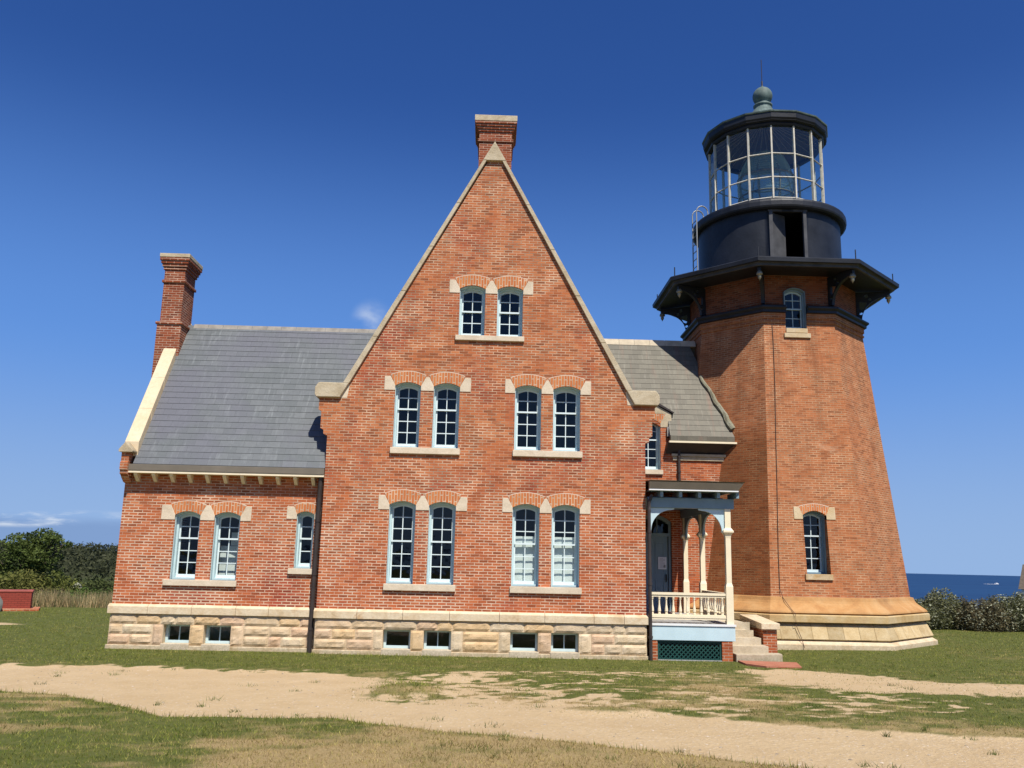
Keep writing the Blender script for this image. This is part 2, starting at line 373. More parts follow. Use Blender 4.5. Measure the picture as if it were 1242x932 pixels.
def brick_arch(parent, x0, x1, zs, rise, ext, y, skew=.12, n=14):
    """segmental arch of upright bricks standing 6 mm proud"""
    lo = arc(x0, x1, zs, rise, n); d = (x1 - x0)
    up = arc(x0 - skew, x1 + skew, zs + (ext - rise) * .72, 0, n)
    c = (x0 + x1) / 2
    up = [(x, ext + zs - (ext - (ext * .74)) * ((x - c) / (d / 2 + skew)) ** 2) for x, _ in up]
    q = MB()
    for k in range(n): q.prism([lo[k], lo[k + 1], up[k + 1], up[k]], XZ(y - .008), XZ(y + .1))
    me = q.build('brick_arch', M['arch'], parent)
    # bricks stand upright: one course high, turned along the arch
    uv = me.data.uv_layers[0].data
    for p in me.data.polygons:
        for li in p.loop_indices:
            v = me.data.vertices[me.data.loops[li].vertex_index].co
            t = (v.x - c) / (d / 2 + skew * .5); uv[li].uv = ((v.z - zs) * .72 + .03, t * (d / 2 + .05))
    q = MB()
    for k in range(n):
        a, b = up[k], up[k + 1]; q.prism([a, b, (b[0], b[1] + .018), (a[0], a[1] + .018)], XZ(y - .004), XZ(y + .05))
    q.build('mortar_line', M['lime'], me)
    return me
def springer(parent, pts, y, m='pale'):
    q = MB(); q.prism(pts, XZ(y - .014), XZ(y + .12)); return q.build('springer_stone', M[m], parent, bevel=.008)
def arch_set(parent, wins, xl, xr, zb, y, m='pale', zt=None, ext=None, rise=.09, skew=.12, cut=None):
    """stones and brick arches over a row of openings; zb bottom of stones"""
    zs = zb + .12; zt = zt or zb + .345; E = (ext or zb + .475) - zs
    a0 = wins[0][0]; aN = wins[-1][1]
    springer(parent, [(xl, zb), (a0, zb), (a0, zs), (a0 - skew, zt), (xl, zt)], y, m)
    for (p, q) in zip(wins, wins[1:]): springer(parent, [(p[1], zb), (q[0], zb), (q[0], zs), (q[0] - skew, zt), (p[1] + skew, zt), (p[1], zs)], y, m)
    R = [(aN, zb), (xr, zb), (xr, zt), (min(aN + skew, xr), zt), (aN, zs)]
    springer(parent, R, y, m)
    for p, q in wins: brick_arch(parent, p, q, zs, rise, E, y, skew)
    return zs
def sill(parent, x0, x1, z0, z1, y, m='pale', out=.07):
    return box('window_sill', M[m], parent, x0, x1, y - out, y + .16, z0, z1, bevel=.01)

def rock_run(q, x0, x1, z0, z1, y, axis='x', rng=None, bulge=.032):
    """one rock-faced block"""
    nx = max(4, int((x1 - x0) / .06)); nz = max(3, int((z1 - z0) / .05)); j = .006
    x0 += j; x1 -= j; z0 += j; z1 -= j; s = rng.random() * 50
    tones = [(1.0, .97, .9), (.95, .86, .74), (1.05, .93, .82), (1.02, .84, .76), (.88, .84, .78), (1.1, 1.05, .98), (1.0, .84, .62), (.92, .78, .70)]
    q.cur = tones[rng.randrange(len(tones))]
    def D(i, k):
        e = min(i, nx - i) / nx * (x1 - x0); f = min(k, nz - k) / nz * (z1 - z0)
        m = min(1, e / .014) * min(1, f / .014)
        x = x0 + (x1 - x0) * i / nx; z = z0 + (z1 - z0) * k / nz
        n = float(fbm(x * 5 + s, z * 5 + s, 3, 3)); n2 = float(vn(x * 13 + s, z * 16 + s, 9))
        return x, y - m * bulge * (.45 + .55 * n + .7 * max(0, n2 - .42) - .5 * max(0, .36 - n2)) - .004, z
    for i in range(nx):
        for k in range(nz): q.face([D(i, k), D(i + 1, k), D(i + 1, k + 1), D(i, k + 1)])
    for a, b in (((x0, z0), (x1, z0)), ((x1, z0), (x1, z1)), ((x1, z1), (x0, z1)), ((x0, z1), (x0, z0))):
        q.face([(a[0], y - .004, a[1]), (b[0], y - .004, b[1]), (b[0], y + .06, b[1]), (a[0], y + .06, a[1])])
def foundation(parent, x0, x1, y, holes, seed, rows=(.10, .335, .565, .80)):
    rng = random.Random(seed); q = MB(); runs = []
    ed = [x0] + [v for h in holes for v in h] + [x1]
    solid = list(zip(ed[0::2], ed[1::2]))
    def split(a, b, z0, z1, lo=.26, hi=.8):
        x = a
        while x < b - 1e-6:
            w = rng.uniform(lo, hi)
            if b - (x + w) < lo: w = b - x
            rock_run(q, x, x + w, z0, z1, y, rng=rng); x += w
    for a, b in solid:
        if b - a < .45: rock_run(q, a, b, rows[0], rows[2], y, rng=rng, bulge=.03)
        else:
            e0 = a + (rng.uniform(.2, .3) if a != x0 else 0); e1 = b - (rng.uniform(.2, .3) if b != x1 else 0)
            if e0 > a: rock_run(q, a, e0, rows[0], rows[2], y, rng=rng, bulge=.03)
            if e1 < b: rock_run(q, e1, b, rows[0], rows[2], y, rng=rng, bulge=.03)
            split(e0, e1, rows[0], rows[1]); split(e0, e1, rows[1], rows[2])
    split(x0, x1, rows[2], rows[3], .3, .95)
    f = q.build('foundation', M['rock'], parent, merge=False)
    q = MB()   # mortar bed with the window openings, and the base slab
    for a, b in solid: q.box(a + .001, b - .001, y + .002, y + .42, -.3, rows[2])
    q.box(x0, x1, y + .003, y + .42, rows[2], rows[3] - .002)
    q.build('mortar_bed', M['sand'], f)
    box('base_course', M['sand'], f, x0 - .03, x1 + .03, y - .045, y + .02, -.35, rows[0] - .01, bevel=.01)
    return f
def water_table(parent, x0, x1, y, z0, z1, seed, label=None):
    q = MB(); rng = random.Random(seed); x = x0; back = y + .3
    while x < x1 - 1e-6:
        w = rng.uniform(.7, 1.2)
        if x1 - x - w < .5: w = x1 - x
        q.prism([(y - .09, z0), (back, z0), (back, z1), (y + .0, z1), (y - .09, z1 - .05)], lambda a, b, X=x + .003: (X, a, b), lambda a, b, X=x + w - .003: (X, a, b)); x += w
    o = q.build('water_table', M['sand'], parent, bevel=.008)
    return o
def basement_window(parent, x0, x1, y, muntin=True):
    z0, z1 = .10, .562
    q = MB(); o = [(x0, z0 + .035), (x1, z0 + .035), (x1, z1), (x0, z1)]; i = [(x0 + .06, z0 + .095), (x1 - .05, z0 + .095), (x1 - .05, z1 - .045), (x0 + .06, z1 - .045)]
    q.ring(o, i, XZ(y + .19), XZ(y + .32))
    if muntin: q.box((x0 + x1) / 2 - .012, (x0 + x1) / 2 + .012, y + .235, y + .275, z0 + .09, z1 - .04)
    f = q.build('basement_window', M['blue'], parent, bevel=.004)
    q = MB(); q.poly(i, [], XZ(y + .26)); q.build('pane', M['glass'], f)
    box('window_sill', M['pale'], f, x0 - .02, x1 + .02, y - .06, y + .3, -.02, z0 + .035, bevel=.008)
    return f
def slate_roof(parent, x0f, x1f, y0, z0, y1, z1, m, name='roof', thick=.0055):
    """courses of slates from eave to ridge; x0f/x1f give the end of a course at parameter t"""
    L = math.hypot(y1 - y0, z1 - z0); n = int(round(L / ROW)); q = MB(); ny = -(z1 - z0) / L; nz = (y1 - y0) / L
    for k in range(n):
        t0, t1 = k / n, min(1, (k + 1.12) / n); P = lambda x, t, h: (x, y0 + (y1 - y0) * t + ny * h, z0 + (z1 - z0) * t + nz * h)
        a0, a1 = x0f(t0), x1f(t0); b0, b1 = x0f(t1), x1f(t1)
        q.face([P(a0, t0, thick * 1.6), P(a1, t0, thick * 1.6), P(b1, t1, 0), P(b0, t1, 0)])
        q.face([P(a0, t0, -.01), P(a1, t0, -.01), P(a1, t0, thick * 1.6), P(a0, t0, thick * 1.6)])
        q.face([P(a0, t0, -.02), P(a1, t0, -.02), P(b1, t1, -.02), P(b0, t1, -.02)])
    o = q.build(name, m, parent, merge=False)
    uv = o.data.uv_layers[0].data
    for p in o.data.polygons:
        for li in p.loop_indices:
            v = o.data.vertices[o.data.loops[li].vertex_index].co
            d = ((v.y - y0) * (y1 - y0) + (v.z - z0) * (z1 - z0)) / L; uv[li].uv = (v.x, d * (n * ROW / L) - .002)
    return o

# ------------------------------------------------------------------ THE HOUSE
H = thing('brick_house', 'red brick keepers house with steep central gable, slate wings and stone trimmed windows', 'house', (0, 0, 0))
BX = 3.90
GW = [(-2.30, -1.665), (-1.345, -.70), (.67, 1.325), (1.62, 2.295)]
PW = [(-.785, -.135), (.17, .82)]
F1 = dict(z0=1.62, zb=3.36); F2 = dict(z0=4.87, zb=6.29); F3 = dict(z0=7.73, zb=8.84)
SL = 1.83; APEX = 12.98
ins = .10
# gable front: outline with corbelled shoulders
half = [(BX, .80), (BX, 5.12), (4.0, 5.16), (4.0, 5.26), (4.08, 5.30), (4.08, 5.72), (4.15, 5.76), (4.15, 6.06), (3.64, 6.06), (3.46, 6.40)]
right = half + [(0.0, APEX - .2)]
outer = [(-x, z) for x, z in reversed(half)]
outl = [(-BX, .80)] + half + [(0.02, APEX - .2)] + [(-x, z) for x, z in reversed(half[1:])]
holes = []
for w in GW:
    for F in (F1, F2): holes.append(opening(w[0], w[1], F['z0'], F['zb'] + .12, .09))
for w in PW: holes.append(opening(w[0], w[1], F3['z0'], F3['zb'] + .12, .09))
q = MB(); q.poly(outl, holes, XZ(0)); 
for h in holes: q.walls(h, XZ(0), XZ(.36))
q.walls(outl, XZ(0), XZ(.45))
# the other walls of the central block
YB = 9.6
for sx in (-1, 1):
    X = sx * BX
    q.face([(X, .45, .8), (X, YB, .8), (X, YB, 5.9), (X, .45, 5.9)])
q.poly([(-BX, .8), (BX, .8), (BX, 5.9), (0, APEX - .3), (-BX, 5.9)], [], XZ(YB))
gw = q.build('gable_wall', M['brick'], H)
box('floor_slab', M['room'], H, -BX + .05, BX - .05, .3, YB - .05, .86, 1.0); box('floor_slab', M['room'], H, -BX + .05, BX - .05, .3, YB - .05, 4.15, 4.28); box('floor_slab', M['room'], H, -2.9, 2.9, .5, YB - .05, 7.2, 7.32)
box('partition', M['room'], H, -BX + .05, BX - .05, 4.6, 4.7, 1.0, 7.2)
foundation(H, -BX, BX, -.03, [(-2.30, -1.66), (-1.35, -.71), (.68, 1.33), (1.64, 2.29)], 3)
water_table(H, -BX - .04, BX + .04, -.01, .80, 1.02, 5)
for a, b in ((-BX - .02, -BX + .3), (BX - .3, BX + .02)):   # plain stone return walls below the sides
    box('foundation', M['sand'], H, a, b, .40, YB, -.3, .80, bevel=.01); box('water_table', M['sand'], H, a - .04, b + .04, .31, YB, .802, 1.02, bevel=.01)
for k, w in enumerate([(-2.30, -1.66), (-1.35, -.71), (.68, 1.33), (1.64, 2.29)]): basement_window(H, *w, -.03, muntin=k % 2 == 1)
for (a, b, xl, xr, sl) in ((0, 1, -2.57, -.43, (-2.35, -.65)), (2, 3, .42, 2.56, (.64, 2.35))):
    for F, cu in ((F1, 3), (F2, 2)):
        zs = arch_set(H, GW[a:b + 1], xl, xr, F['zb'], 0.)
        for w in GW[a:b + 1]: sash_window(H, w[0], w[1], F['z0'], zs, .09, 0., 2, cu, 3, blind=(.62 if (F is F1 and a == 2) else None), label='window with a white blind drawn across its lower part' if (F is F1 and a == 2) else None)
        sill(H, sl[0], sl[1], F['z0'] - .155, F['z0'], 0.)
zs = arch_set(H, PW, -1.05, 1.075, F3['zb'], 0.)
for w in PW: sash_window(H, w[0], w[1], F3['z0'], zs, .09, 0., 2, 2, 2)
sill(H, -.86, .87, F3['z0'] - .13, F3['z0'], 0.)
# copings
def rake(s):
    o = lambda x: APEX - SL * abs(x)
    w = .15
    pts = [(s * .30, o(.30)), (s * 3.56, o(3.56)), (s * (3.56 - w), o(3.56)), (s * (.30 - w * .62), o(.30) - .0)]
    pts = [(s * .295, 12.44), (s * 3.585, 6.42), (s * (3.585 - w + .0), 6.42), (s * .205, 12.44)]
    q = MB(); n = 5
    for k in range(n):
        L = lambda a, b, t: (a[0] + (b[0] - a[0]) * t, a[1] + (b[1] - a[1]) * t)
        t0, t1 = k / n + .0008, (k + 1) / n - .0008
        q.prism([L(pts[0], pts[1], t0), L(pts[0], pts[1], t1), L(pts[3], pts[2], t1), L(pts[3], pts[2], t0)], XZ(-.085), XZ(.47))
    return q.build('gable_coping', M['coping'], H, bevel=.006)
for s in (-1, 1):
    rake(s)
    q = MB(); q.prism([(s * 3.64, 6.06), (s * 4.22, 6.06), (s * 4.26, 6.12), (s * 4.26, 6.30), (s * 4.19, 6.41), (s * 4.14, 6.43), (s * 3.585, 6.425), (s * 3.436, 6.42)], XZ(-.09), XZ(.50))
    q.build('kneeler_stone', M['coping'], H, bevel=.02)
    q = MB(); q.prism([(s * 3.47, 6.062), (s * 3.637, 6.062), (s * 3.445, 6.40), (s * 3.42, 6.40)], XZ(-.006), XZ(.3)); q.build('kneeler_stone', M['pale'], H)
q = MB(); q.prism([(0.0, APEX), (-.30, 12.442), (.30, 12.442)], XZ(-.09), XZ(.47)); q.build('apex_stone', M['coping'], H, bevel=.012)
# main roof, behind the parapet
q = MB()
for s in (-1, 1):
    q.face([(s * 3.98, .45, APEX - .33 - SL * 3.98), (s * 3.98, YB + .2, APEX - .33 - SL * 3.98), (0, YB + .2, APEX - .33), (0, .45, APEX - .33)])
q.build('roof', M['slate'], H)
# chimneys
def chimney(parent, x0, x1, y0, y1, z0, zband, zcor, zcap, ztop, shoulder=None):
    q = MB(); q.box(x0, x1, y0, y1, z0, zcap - .02)
    q.box(x0 - .04, x1 + .04, y0 - .04, y1 + .04, zband, zband + .075)
    n = 4; st = (zcap - zcor) / n
    for k in range(n):
        d = .03 * (k + 1) + .005; q.box(x0 - d, x1 + d, y0 - d, y1 + d, zcor + k * st, zcor + (k + 1) * st - .002)
    if shoulder: q.box(x0 - .05, x1 + .05, y0 - .05, y1 + .05, z0 + .001, shoulder - .07); q.box(x0 - .085, x1 + .085, y0 - .085, y1 + .085, shoulder - .07, shoulder)
    c = q.build('chimney', M['brick_chimney'], parent, bevel=.006)
    box('chimney_cap', M['coping'], c, x0 - .135, x1 + .135, y0 - .135, y1 + .135, zcap, ztop, bevel=.012)
    box('chimney_flue', M['dark'], c, x0 + .12, x1 - .12, y0 + .12, y1 - .12, ztop - .02, ztop + .012)
    return c
chimney(H, -.44, .46, 1.0, 2.1, 11.2, 13.50, 13.80, 14.07, 14.24)

# ---- left wing
WY = .25; WX0 = -8.76; WX1 = -BX + .02
LW = [(-7.475, -6.87), (-6.525, -5.905)]; NW = (-4.55, -4.13)
lz0 = 1.60; lzb = 3.01; nz0 = 1.92; nzb = 3.09
hl = [opening(w[0], w[1], lz0, lzb + .12, .09) for w in LW] + [opening(NW[0], NW[1], nz0, nzb + .12, .07)]
EZ = 4.25                      # eave
RY, RZ = 2.78, 8.52
q = MB(); wl = [(WX0, .8), (WX1, .8), (WX1, 4.2), (WX0, 4.2)]
q.poly(wl, hl, XZ(WY))
for h in hl: q.walls(h, XZ(WY), XZ(WY + .36))
q.face([(WX0, WY, .8), (WX0, 5.3, .8), (WX0, 5.3, 4.3), (WX0, RY, RZ), (WX0, WY, 4.72)])
q.face([(WX0 + .27, WY, .8), (WX0 + .27, 5.3, .8), (WX0 + .27, 5.3, 4.3), (WX0 + .27, RY, RZ), (WX0 + .27, WY, 4.72)])
q.face([(WX0, 5.3, .8), (WX1, 5.3, .8), (WX1, 5.3, 4.3), (WX0, 5.3, 4.3)])
q.build('side_wing_wall', M['brick'], H)
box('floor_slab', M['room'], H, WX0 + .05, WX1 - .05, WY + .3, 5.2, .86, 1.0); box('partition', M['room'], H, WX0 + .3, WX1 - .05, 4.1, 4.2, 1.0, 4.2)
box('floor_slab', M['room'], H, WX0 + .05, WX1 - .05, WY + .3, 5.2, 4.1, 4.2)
foundation(H, WX0, WX1, WY - .03, [(-7.49, -6.87), (-6.54, -5.91)], 11)
water_table(H, WX0 - .06, WX1 - .06, WY - .01, .80, 1.02, 12)
box('foundation', M['sand'], H, WX0 - .02, WX0 + .3, WY + .40, 5.3, -.3, .80, bevel=.01); box('water_table', M['sand'], H, WX0 - .06, WX0 + .2, WY + .31, 5.3, .802, 1.02, bevel=.01)
for w in ((-7.49, -6.87), (-6.54, -5.91)): basement_window(H, *w, WY - .03)
zs = arch_set(H, LW, -7.81, -5.65, lzb, WY, zt=lzb + .355, ext=lzb + .45)
for k, w in enumerate(LW): sash_window(H, w[0], w[1], lz0, zs, .09, WY, 2, 2, 3)
sill(H, -7.60, -5.87, lz0 - .14, lz0, WY)
zs = arch_set(H, [NW], -4.80, -3.96, nzb, WY, zt=nzb + .30, ext=nzb + .39, rise=.07, skew=.08)
sash_window(H, NW[0], NW[1], nz0, zs, .07, WY, 1, 2, 2)
sill(H, -4.67, -4.05, nz0 - .135, nz0, WY)
# roof, gutter, brackets
slate_roof(H, lambda t: WX0 + .25, lambda t: (-BX - .003 if t < .2 else -(APEX - .33 - (EZ + .06 + (RZ - EZ - .06) * t)) / SL + .1), -.02, EZ + .06, RY, RZ, M['slate'])
q = MB(); q.face([(WX0 + .1, RY, RZ - .02), (WX1, RY, RZ - .02), (WX1, 5.5, 4.3), (WX0 + .1, 5.5, 4.3)]); q.build('roof', M['slate'], H)
q = MB(); n = 15
for k in range(n):
    a = WX0 + .42 + (-2.2 - WX0 - .42) * k / n; b = WX0 + .42 + (-2.2 - WX0 - .42) * (k + 1) / n
    q.prism([(RY - .12, RZ - .19), (RY, RZ + .035), (RY + .12, RZ - .19), (RY + .09, RZ - .2), (RY, RZ - .02), (RY - .09, RZ - .2)], lambda u, v, X=a + .004: (X, u, v), lambda u, v, X=b - .004: (X, u, v))
q.build('ridge_tiles', M['ridge'], H)
GX0, GX1 = WX0 + .13, -BX - .01
gut = box('gutter', M['gutter'], H, GX0, GX1, -.07, .10, 4.15, 4.30, bevel=.008)
box('gutter_fillet', M['cream'], gut, GX0, GX1 - .001, -.055, WY - .002, 4.095, 4.148)
box('soffit', M['gutter'], H, GX0, GX1, .10, WY - .002, 4.15, 4.17)
for k in range(11):
    x = WX0 + .32 + k * .425
    q = MB(); q.prism([(.0, 4.094), (WY + .01, 4.094), (WY + .01, 3.90), (WY - .06, 3.91), (.09, 3.99), (.02, 4.04)], lambda u, v: (x - .042, u, v), lambda u, v: (x + .042, u, v)); q.build('eave_bracket', M['cream'], H, bevel=.006)
# parapet, coping and kneeler at the far left
q = MB(); q.prism([(-.10, 4.58), (-.10, 4.35), (-.14, 4.33), (-.14, 4.16), (-.10, 4.14), (-.10, 4.06), (-.03, 4.03), (.02, 3.98), (.09, 3.93), (.16, 3.88), (WY + .02, 3.86), (.4, 4.58)], lambda u, v: (WX0 - .012, u, v), lambda u, v: (WX0 + .17, u, v))
q.build('corbelled_pier', M['brick'], H)
q = MB(); q.prism([(WX0 - .07, 4.58), (WX0 + .27, 4.58), (WX0 + .27, 4.62), (WX0 + .08, 4.83), (WX0 - .07, 4.64)], XZ(-.17), XZ(.30)); q.build('kneeler_stone', M['coping'], H, bevel=.012)
q = MB(); S1 = (RZ - EZ - .06) / (RY + .02); lift = .34
P = lambda y: 4.31 + S1 * (y + .02) + lift
for (y0, y1, m) in ((.12, 1.98, 'newstone'),):
    n = 3
    for k in range(n):
        ya = y0 + (y1 - y0) * k / n + .002; yb = y0 + (y1 - y0) * (k + 1) / n - .002
        q.prism([(WX0 - .06, 0), (WX0 + .28, 0), (WX0 + .28, -.36), (WX0 - .06, -.36)], lambda u, v, Y=ya: (u, Y, P(Y) + v), lambda u, v, Y=yb: (u, Y, P(Y) + v))
    q.build('gable_coping', M[m], H, bevel=.012)
q = MB(); q.prism([(WX0 - .06, 0), (WX0 + .28, 0), (WX0 + .28, -.36), (WX0 - .06, -.36)], lambda u, v: (u, 2.95, P(2 * RY - 2.95) + v), lambda u, v: (u, 5.5, P(2 * RY - 5.5) + v)); q.build('gable_coping', M['coping'], H)
chimney(H, -9.06, -8.50, 2.12, 2.98, 4.0, 9.55, 9.92, 10.25, 10.36, shoulder=8.42)

# ---- right wing, set well back
RWY = 5.0; RX0 = BX; RX1 = 7.5; GUT = 5.93
RW = (4.60, 5.26); DR = (4.50, 5.56)
hr = [opening(RW[0], RW[1], 5.0, 6.32, .14), opening(DR[0], DR[1], .84, 3.45, .22)]
q = MB(); q.poly([(RX0, .0), (RX1 - .1, .0), (RX1 - .1, 5.98), (5.45, 5.98), (5.45, 6.62), (RX0, 6.62)], hr, XZ(RWY))
for h in hr: q.walls(h, XZ(RWY), XZ(RWY + .36))
q.face([(5.45, RWY, 5.9), (5.45, RWY + .5, 5.9), (5.45, RWY + .5, 6.6), (5.45, RWY, 6.6)])
q.face([(RX0, 8.3, 0), (6.9, 8.3, 0), (6.9, 8.3, 6), (RX0, 8.3, 6)])
q.build('side_wing_wall', M['brick_deep'], H)
box('partition', M['room'], H, RX0 + .02, 6.6, 7.3, 7.4, .84, 6.2); box('floor_slab', M['room'], H, RX0 + .02, 6.8, RWY + .32, 8.2, .72, .83); box('floor_slab', M['room'], H, RX0 + .02, 6.8, RWY + .32, 8.2, 4.1, 4.2)
RRY, RRZ = 6.58, 9.40
EY0, EZ0 = 4.72, 6.02
slate_roof(H, lambda t: ((APEX - .33 - (EZ0 + (RRZ - EZ0) * t)) / SL - .1 if t > .25 else 5.50), lambda t: 7.45 - .95 * t, EY0, EZ0, RRY, RRZ, M['slate_old'])
q = MB(); q.face([(BX, RRY, RRZ - .02), (6.9, RRY, RRZ - .02), (6.9, 8.45, 6), (BX, 8.45, 6)]); q.build('roof', M['slate_old'], H)
q = MB()
for k in range(10):
    a = 1.7 + (6.75 - 1.7) * k / 10; b = 1.7 + (6.75 - 1.7) * (k + 1) / 10
    q.prism([(RRY - .10, RRZ - .16), (RRY, RRZ + .05), (RRY + .10, RRZ - .16)], lambda u, v, X=a + .004: (X, u, v), lambda u, v, X=b - .004: (X, u, v))
q.build('ridge_tiles', M['ridge_pale'], H)
gut = box('gutter', M['slate_old'], H, 5.50, 7.44, 4.66, 4.82, 5.86, 6.02, bevel=.01)
box('gutter_fillet', M['cream'], gut, 5.46, 7.50, 4.645, 4.80, 5.80, 5.855)
q = MB(); q.prism([(4.70, 5.798), (RWY - .002, 5.50), (RWY - .002, 5.798)], lambda u, v: (5.42, u, v), lambda u, v: (7.44, u, v)); q.build('soffit', M['pipe'], H)
bc = box('belt_course', M['coping'], H, 5.58, 7.36, RWY - .09, RWY + .05, 5.42, 5.50, bevel=.008); box('belt_course', M['coping'], H, 5.62, 7.32, RWY - .05, RWY + .05, 5.30, 5.418, bevel=.008)
# half-dormer with its stone and window
arch_set(H, [RW], 4.2, 5.60, 6.30, RWY, m='coping', zt=6.72, ext=6.78, rise=.14, skew=.16)
sash_window(H, RW[0], RW[1], 5.0, 6.42, .14, RWY, 2, 2, 3)
sill(H, 4.5, 5.32, 4.86, 5.0, RWY)
q = MB(); q.prism([(4.55, 7.30), (5.18, 6.98), (5.66, 6.735), (5.68, 6.765), (5.2, 7.05), (4.55, 7.40)], XZ(RWY - .06), XZ(RWY + .9)); q.build('dormer_roof', M['pipe'], H)
q = MB(); q.prism([(4.2, 6.72), (5.60, 6.722), (5.2, 6.95), (4.55, 7.28), (4.2, 7.4)], XZ(RWY - .012), XZ(RWY + .8)); q.build('dormer_stone', M['coping'], H)
box('dormer_cheek', M['boulder'], H, 5.45, 5.56, RWY - .10, RWY + .55, 6.02, 6.31)
# moss-grown flashing against the tower
q = MB(); pts = []
for k in range(13):
    t = k / 12; pts.append((6.72 + .72 * t + .03 * math.sin(k * 5.), 5.80 - .98 * t, 8.05 - 1.82 * t + .04 + .03 * math.sin(k * 3.1)))
q.tube(pts, .055, 7, .11); q.build('mossy_flashing', M['moss'], H)
# door
q = MB(); o = opening(DR[0], DR[1], .84, 3.45, .22); i = opening(DR[0] + .08, DR[1] - .08, .90, 3.38, .18)
q.ring(o, i, XZ(RWY + .08), XZ(RWY + .24)); q.box(DR[0] + .05, DR[1] - .05, RWY + .09, RWY + .22, 3.02, 3.12)
q.box(DR[0] + .4, DR[0] + .43, RWY + .13, RWY + .17, 3.12, 3.6); q.box(DR[1] - .43, DR[1] - .4, RWY + .13, RWY + .17, 3.12, 3.6)
fr = q.build('door_frame', M['blue_dark'], H, bevel=.005)
q = MB(); q.poly(opening(DR[0] + .08, DR[1] - .08, 3.12, 3.38, .18), [], XZ(RWY + .15)); q.build('pane', M['glass'], fr)
q = MB(); dx0, dx1 = DR[0] + .085, DR[1] - .085; q.box(dx0, dx1, RWY + .15, RWY + .20, .9, 3.02)
for (a, b, c, d) in ((dx0 + .12, dx0 + .39, 1.1, 1.75), (dx1 - .39, dx1 - .12, 1.1, 1.75), (dx0 + .12, dx0 + .39, 1.95, 2.85), (dx1 - .39, dx1 - .12, 1.95, 2.85)):
    q.ring([(a, c), (b, c), (b, d), (a, d)], [(a + .03, c + .03), (b - .03, c + .03), (b - .03, d - .03), (a + .03, d - .03)], XZ(RWY + .135), XZ(RWY + .15))
dr = q.build('door', M['blue_dark'], H, bevel=.004)
q = MB(); q.tube([(dx1 - .07, RWY + .15, 1.78), (dx1 - .07, RWY + .09, 1.78)], .018); q.tube([(dx1 - .07, RWY + .09, 1.70), (dx1 - .07, RWY + .09, 1.92)], .02); q.build('handle', M['pipe'], dr)
n_ = MB(); n_.prism([(5.17, 2.06), (5.42, 2.06), (5.42, 2.42), (5.17, 2.42)], XZ(RWY + .124), XZ(RWY + .132))
n_.cur = None
pn = n_.build('paper_notice', M['paper'], None); tag(pn, 'white paper notice with dark lettering fixed to the blue porch door', 'notice')
q = MB()
for k in range(9):
    w = .16 if k % 3 else .1; q.box(5.215, 5.215 + w, RWY + .121, RWY + .1235, 2.37 - .032 * k, 2.378 - .032 * k)
q.box(5.33, 5.39, RWY + .121, RWY + .1235, 2.11, 2.19)
q.build('printing', M['boulder'], pn)
# rain pipes
def pipe(pts, r=.045):
    q = MB(); q.tube(pts, r, 10)
    a, b = Vector(pts[-2]), Vector(pts[-1])
    for t in (.15, .5, .85):
        p = a.lerp(b, t); q.tube([p - Vector((0, 0, .03)), p + Vector((0, 0, .03))], r + .012, 10)
    return q.build('downspout', M['pipe'], H, smooth=False)
pipe([(-3.99, .04, 4.12), (-4.0, .06, 3.9), (-4.01, .10, 3.6), (-4.015, .10, .0)], .055)
pipe([(4.04, -.10, 3.86), (3.975, -.09, 3.70), (3.965, -.10, 3.5), (3.975, -.13, 0.0)], .04)
pipe([(5.80, 4.90, 5.80), (5.80, 4.93, 5.6), (5.80, 4.93, 4.3)], .045)

# a white panel standing inside the wing behind its right paired window
q = MB(); q.box(-6.50, -5.93, .86, .90, 1.55, 2.42); q.box(-6.27, -5.93, .90, .94, 2.43, 2.75)
dp = q.build('display_panel', M['blind'], None); tag(dp, 'white display panel seen through the glass of the side wing window nearest the gable pair', 'panel')
dp['label'] = 'white display panel showing through the right one of the paired left wing windows'
# ------------------------------------------------------------------ PORCH
PO = thing('porch', 'cream and pale blue timber porch with turned balusters in the angle beside the brick gable', 'porch', (4.95, 2.4, 0))
PX0, PX1, PZ = 3.96, 6.0, .84
fl = box('porch_floor', M['boulder'], PO, PX0, PX1 - .02, -.02, RWY - .1, PZ - .06, PZ)
box('floor_edge', M['white'], fl, PX0, PX1 + .02, -.07, -.021, PZ - .045, PZ + .004)
box('fascia_board', M['blue_porch'], PO, PX0, PX1, -.045, .01, .46, PZ - .047, bevel=.006)
box('fascia_board', M['blue_porch'], PO, PX1 - .045, PX1 - .001, .012, 2.6, .46, PZ - .061)
for a, b in ((3.97, 4.15), (5.68, 5.93)):
    box('brick_pier', M['brick_deep'], PO, a, b, -.03, .35, -.2, .455)
# green lattice
q = MB(); q.ring([(4.16, -.02), (5.67, -.02), (5.67, .45), (4.16, .45)], [(4.20, .04), (5.63, .04), (5.63, .40), (4.20, .40)], XZ(.01), XZ(.06))
la = q.build('lattice_frame', M['green'], PO)
q = MB(); W = .036
def clip_strip(c, s, y0, y1):
    """diagonal lath clipped to the panel"""
    x0, x1, z0, z1 = 4.19, 5.64, .03, .41; pts = []
    for t in np.linspace(0, 1, 2): pass
    # line z - z0 = s*(x-c)
    if s > 0: xa, xb = max(x0, c), min(x1, c + (z1 - z0))
    else: xa, xb = max(x0, c - (z1 - z0)), min(x1, c)
    if xb - xa < .03: return
    f = (lambda x: z0 + (x - c)) if s > 0 else (lambda x: z0 + (c - x))
    q.prism([(xa - W / 2, f(xa)), (xa + W / 2, f(xa)), (xb + W / 2, f(xb)), (xb - W / 2, f(xb))], XZ(y0), XZ(y1))
for k in range(-5, 18): clip_strip(4.2 + k * .105, 1, .025, .035); clip_strip(4.2 + k * .105, -1, .037, .047)
q.build('lattice', M['green'], la)
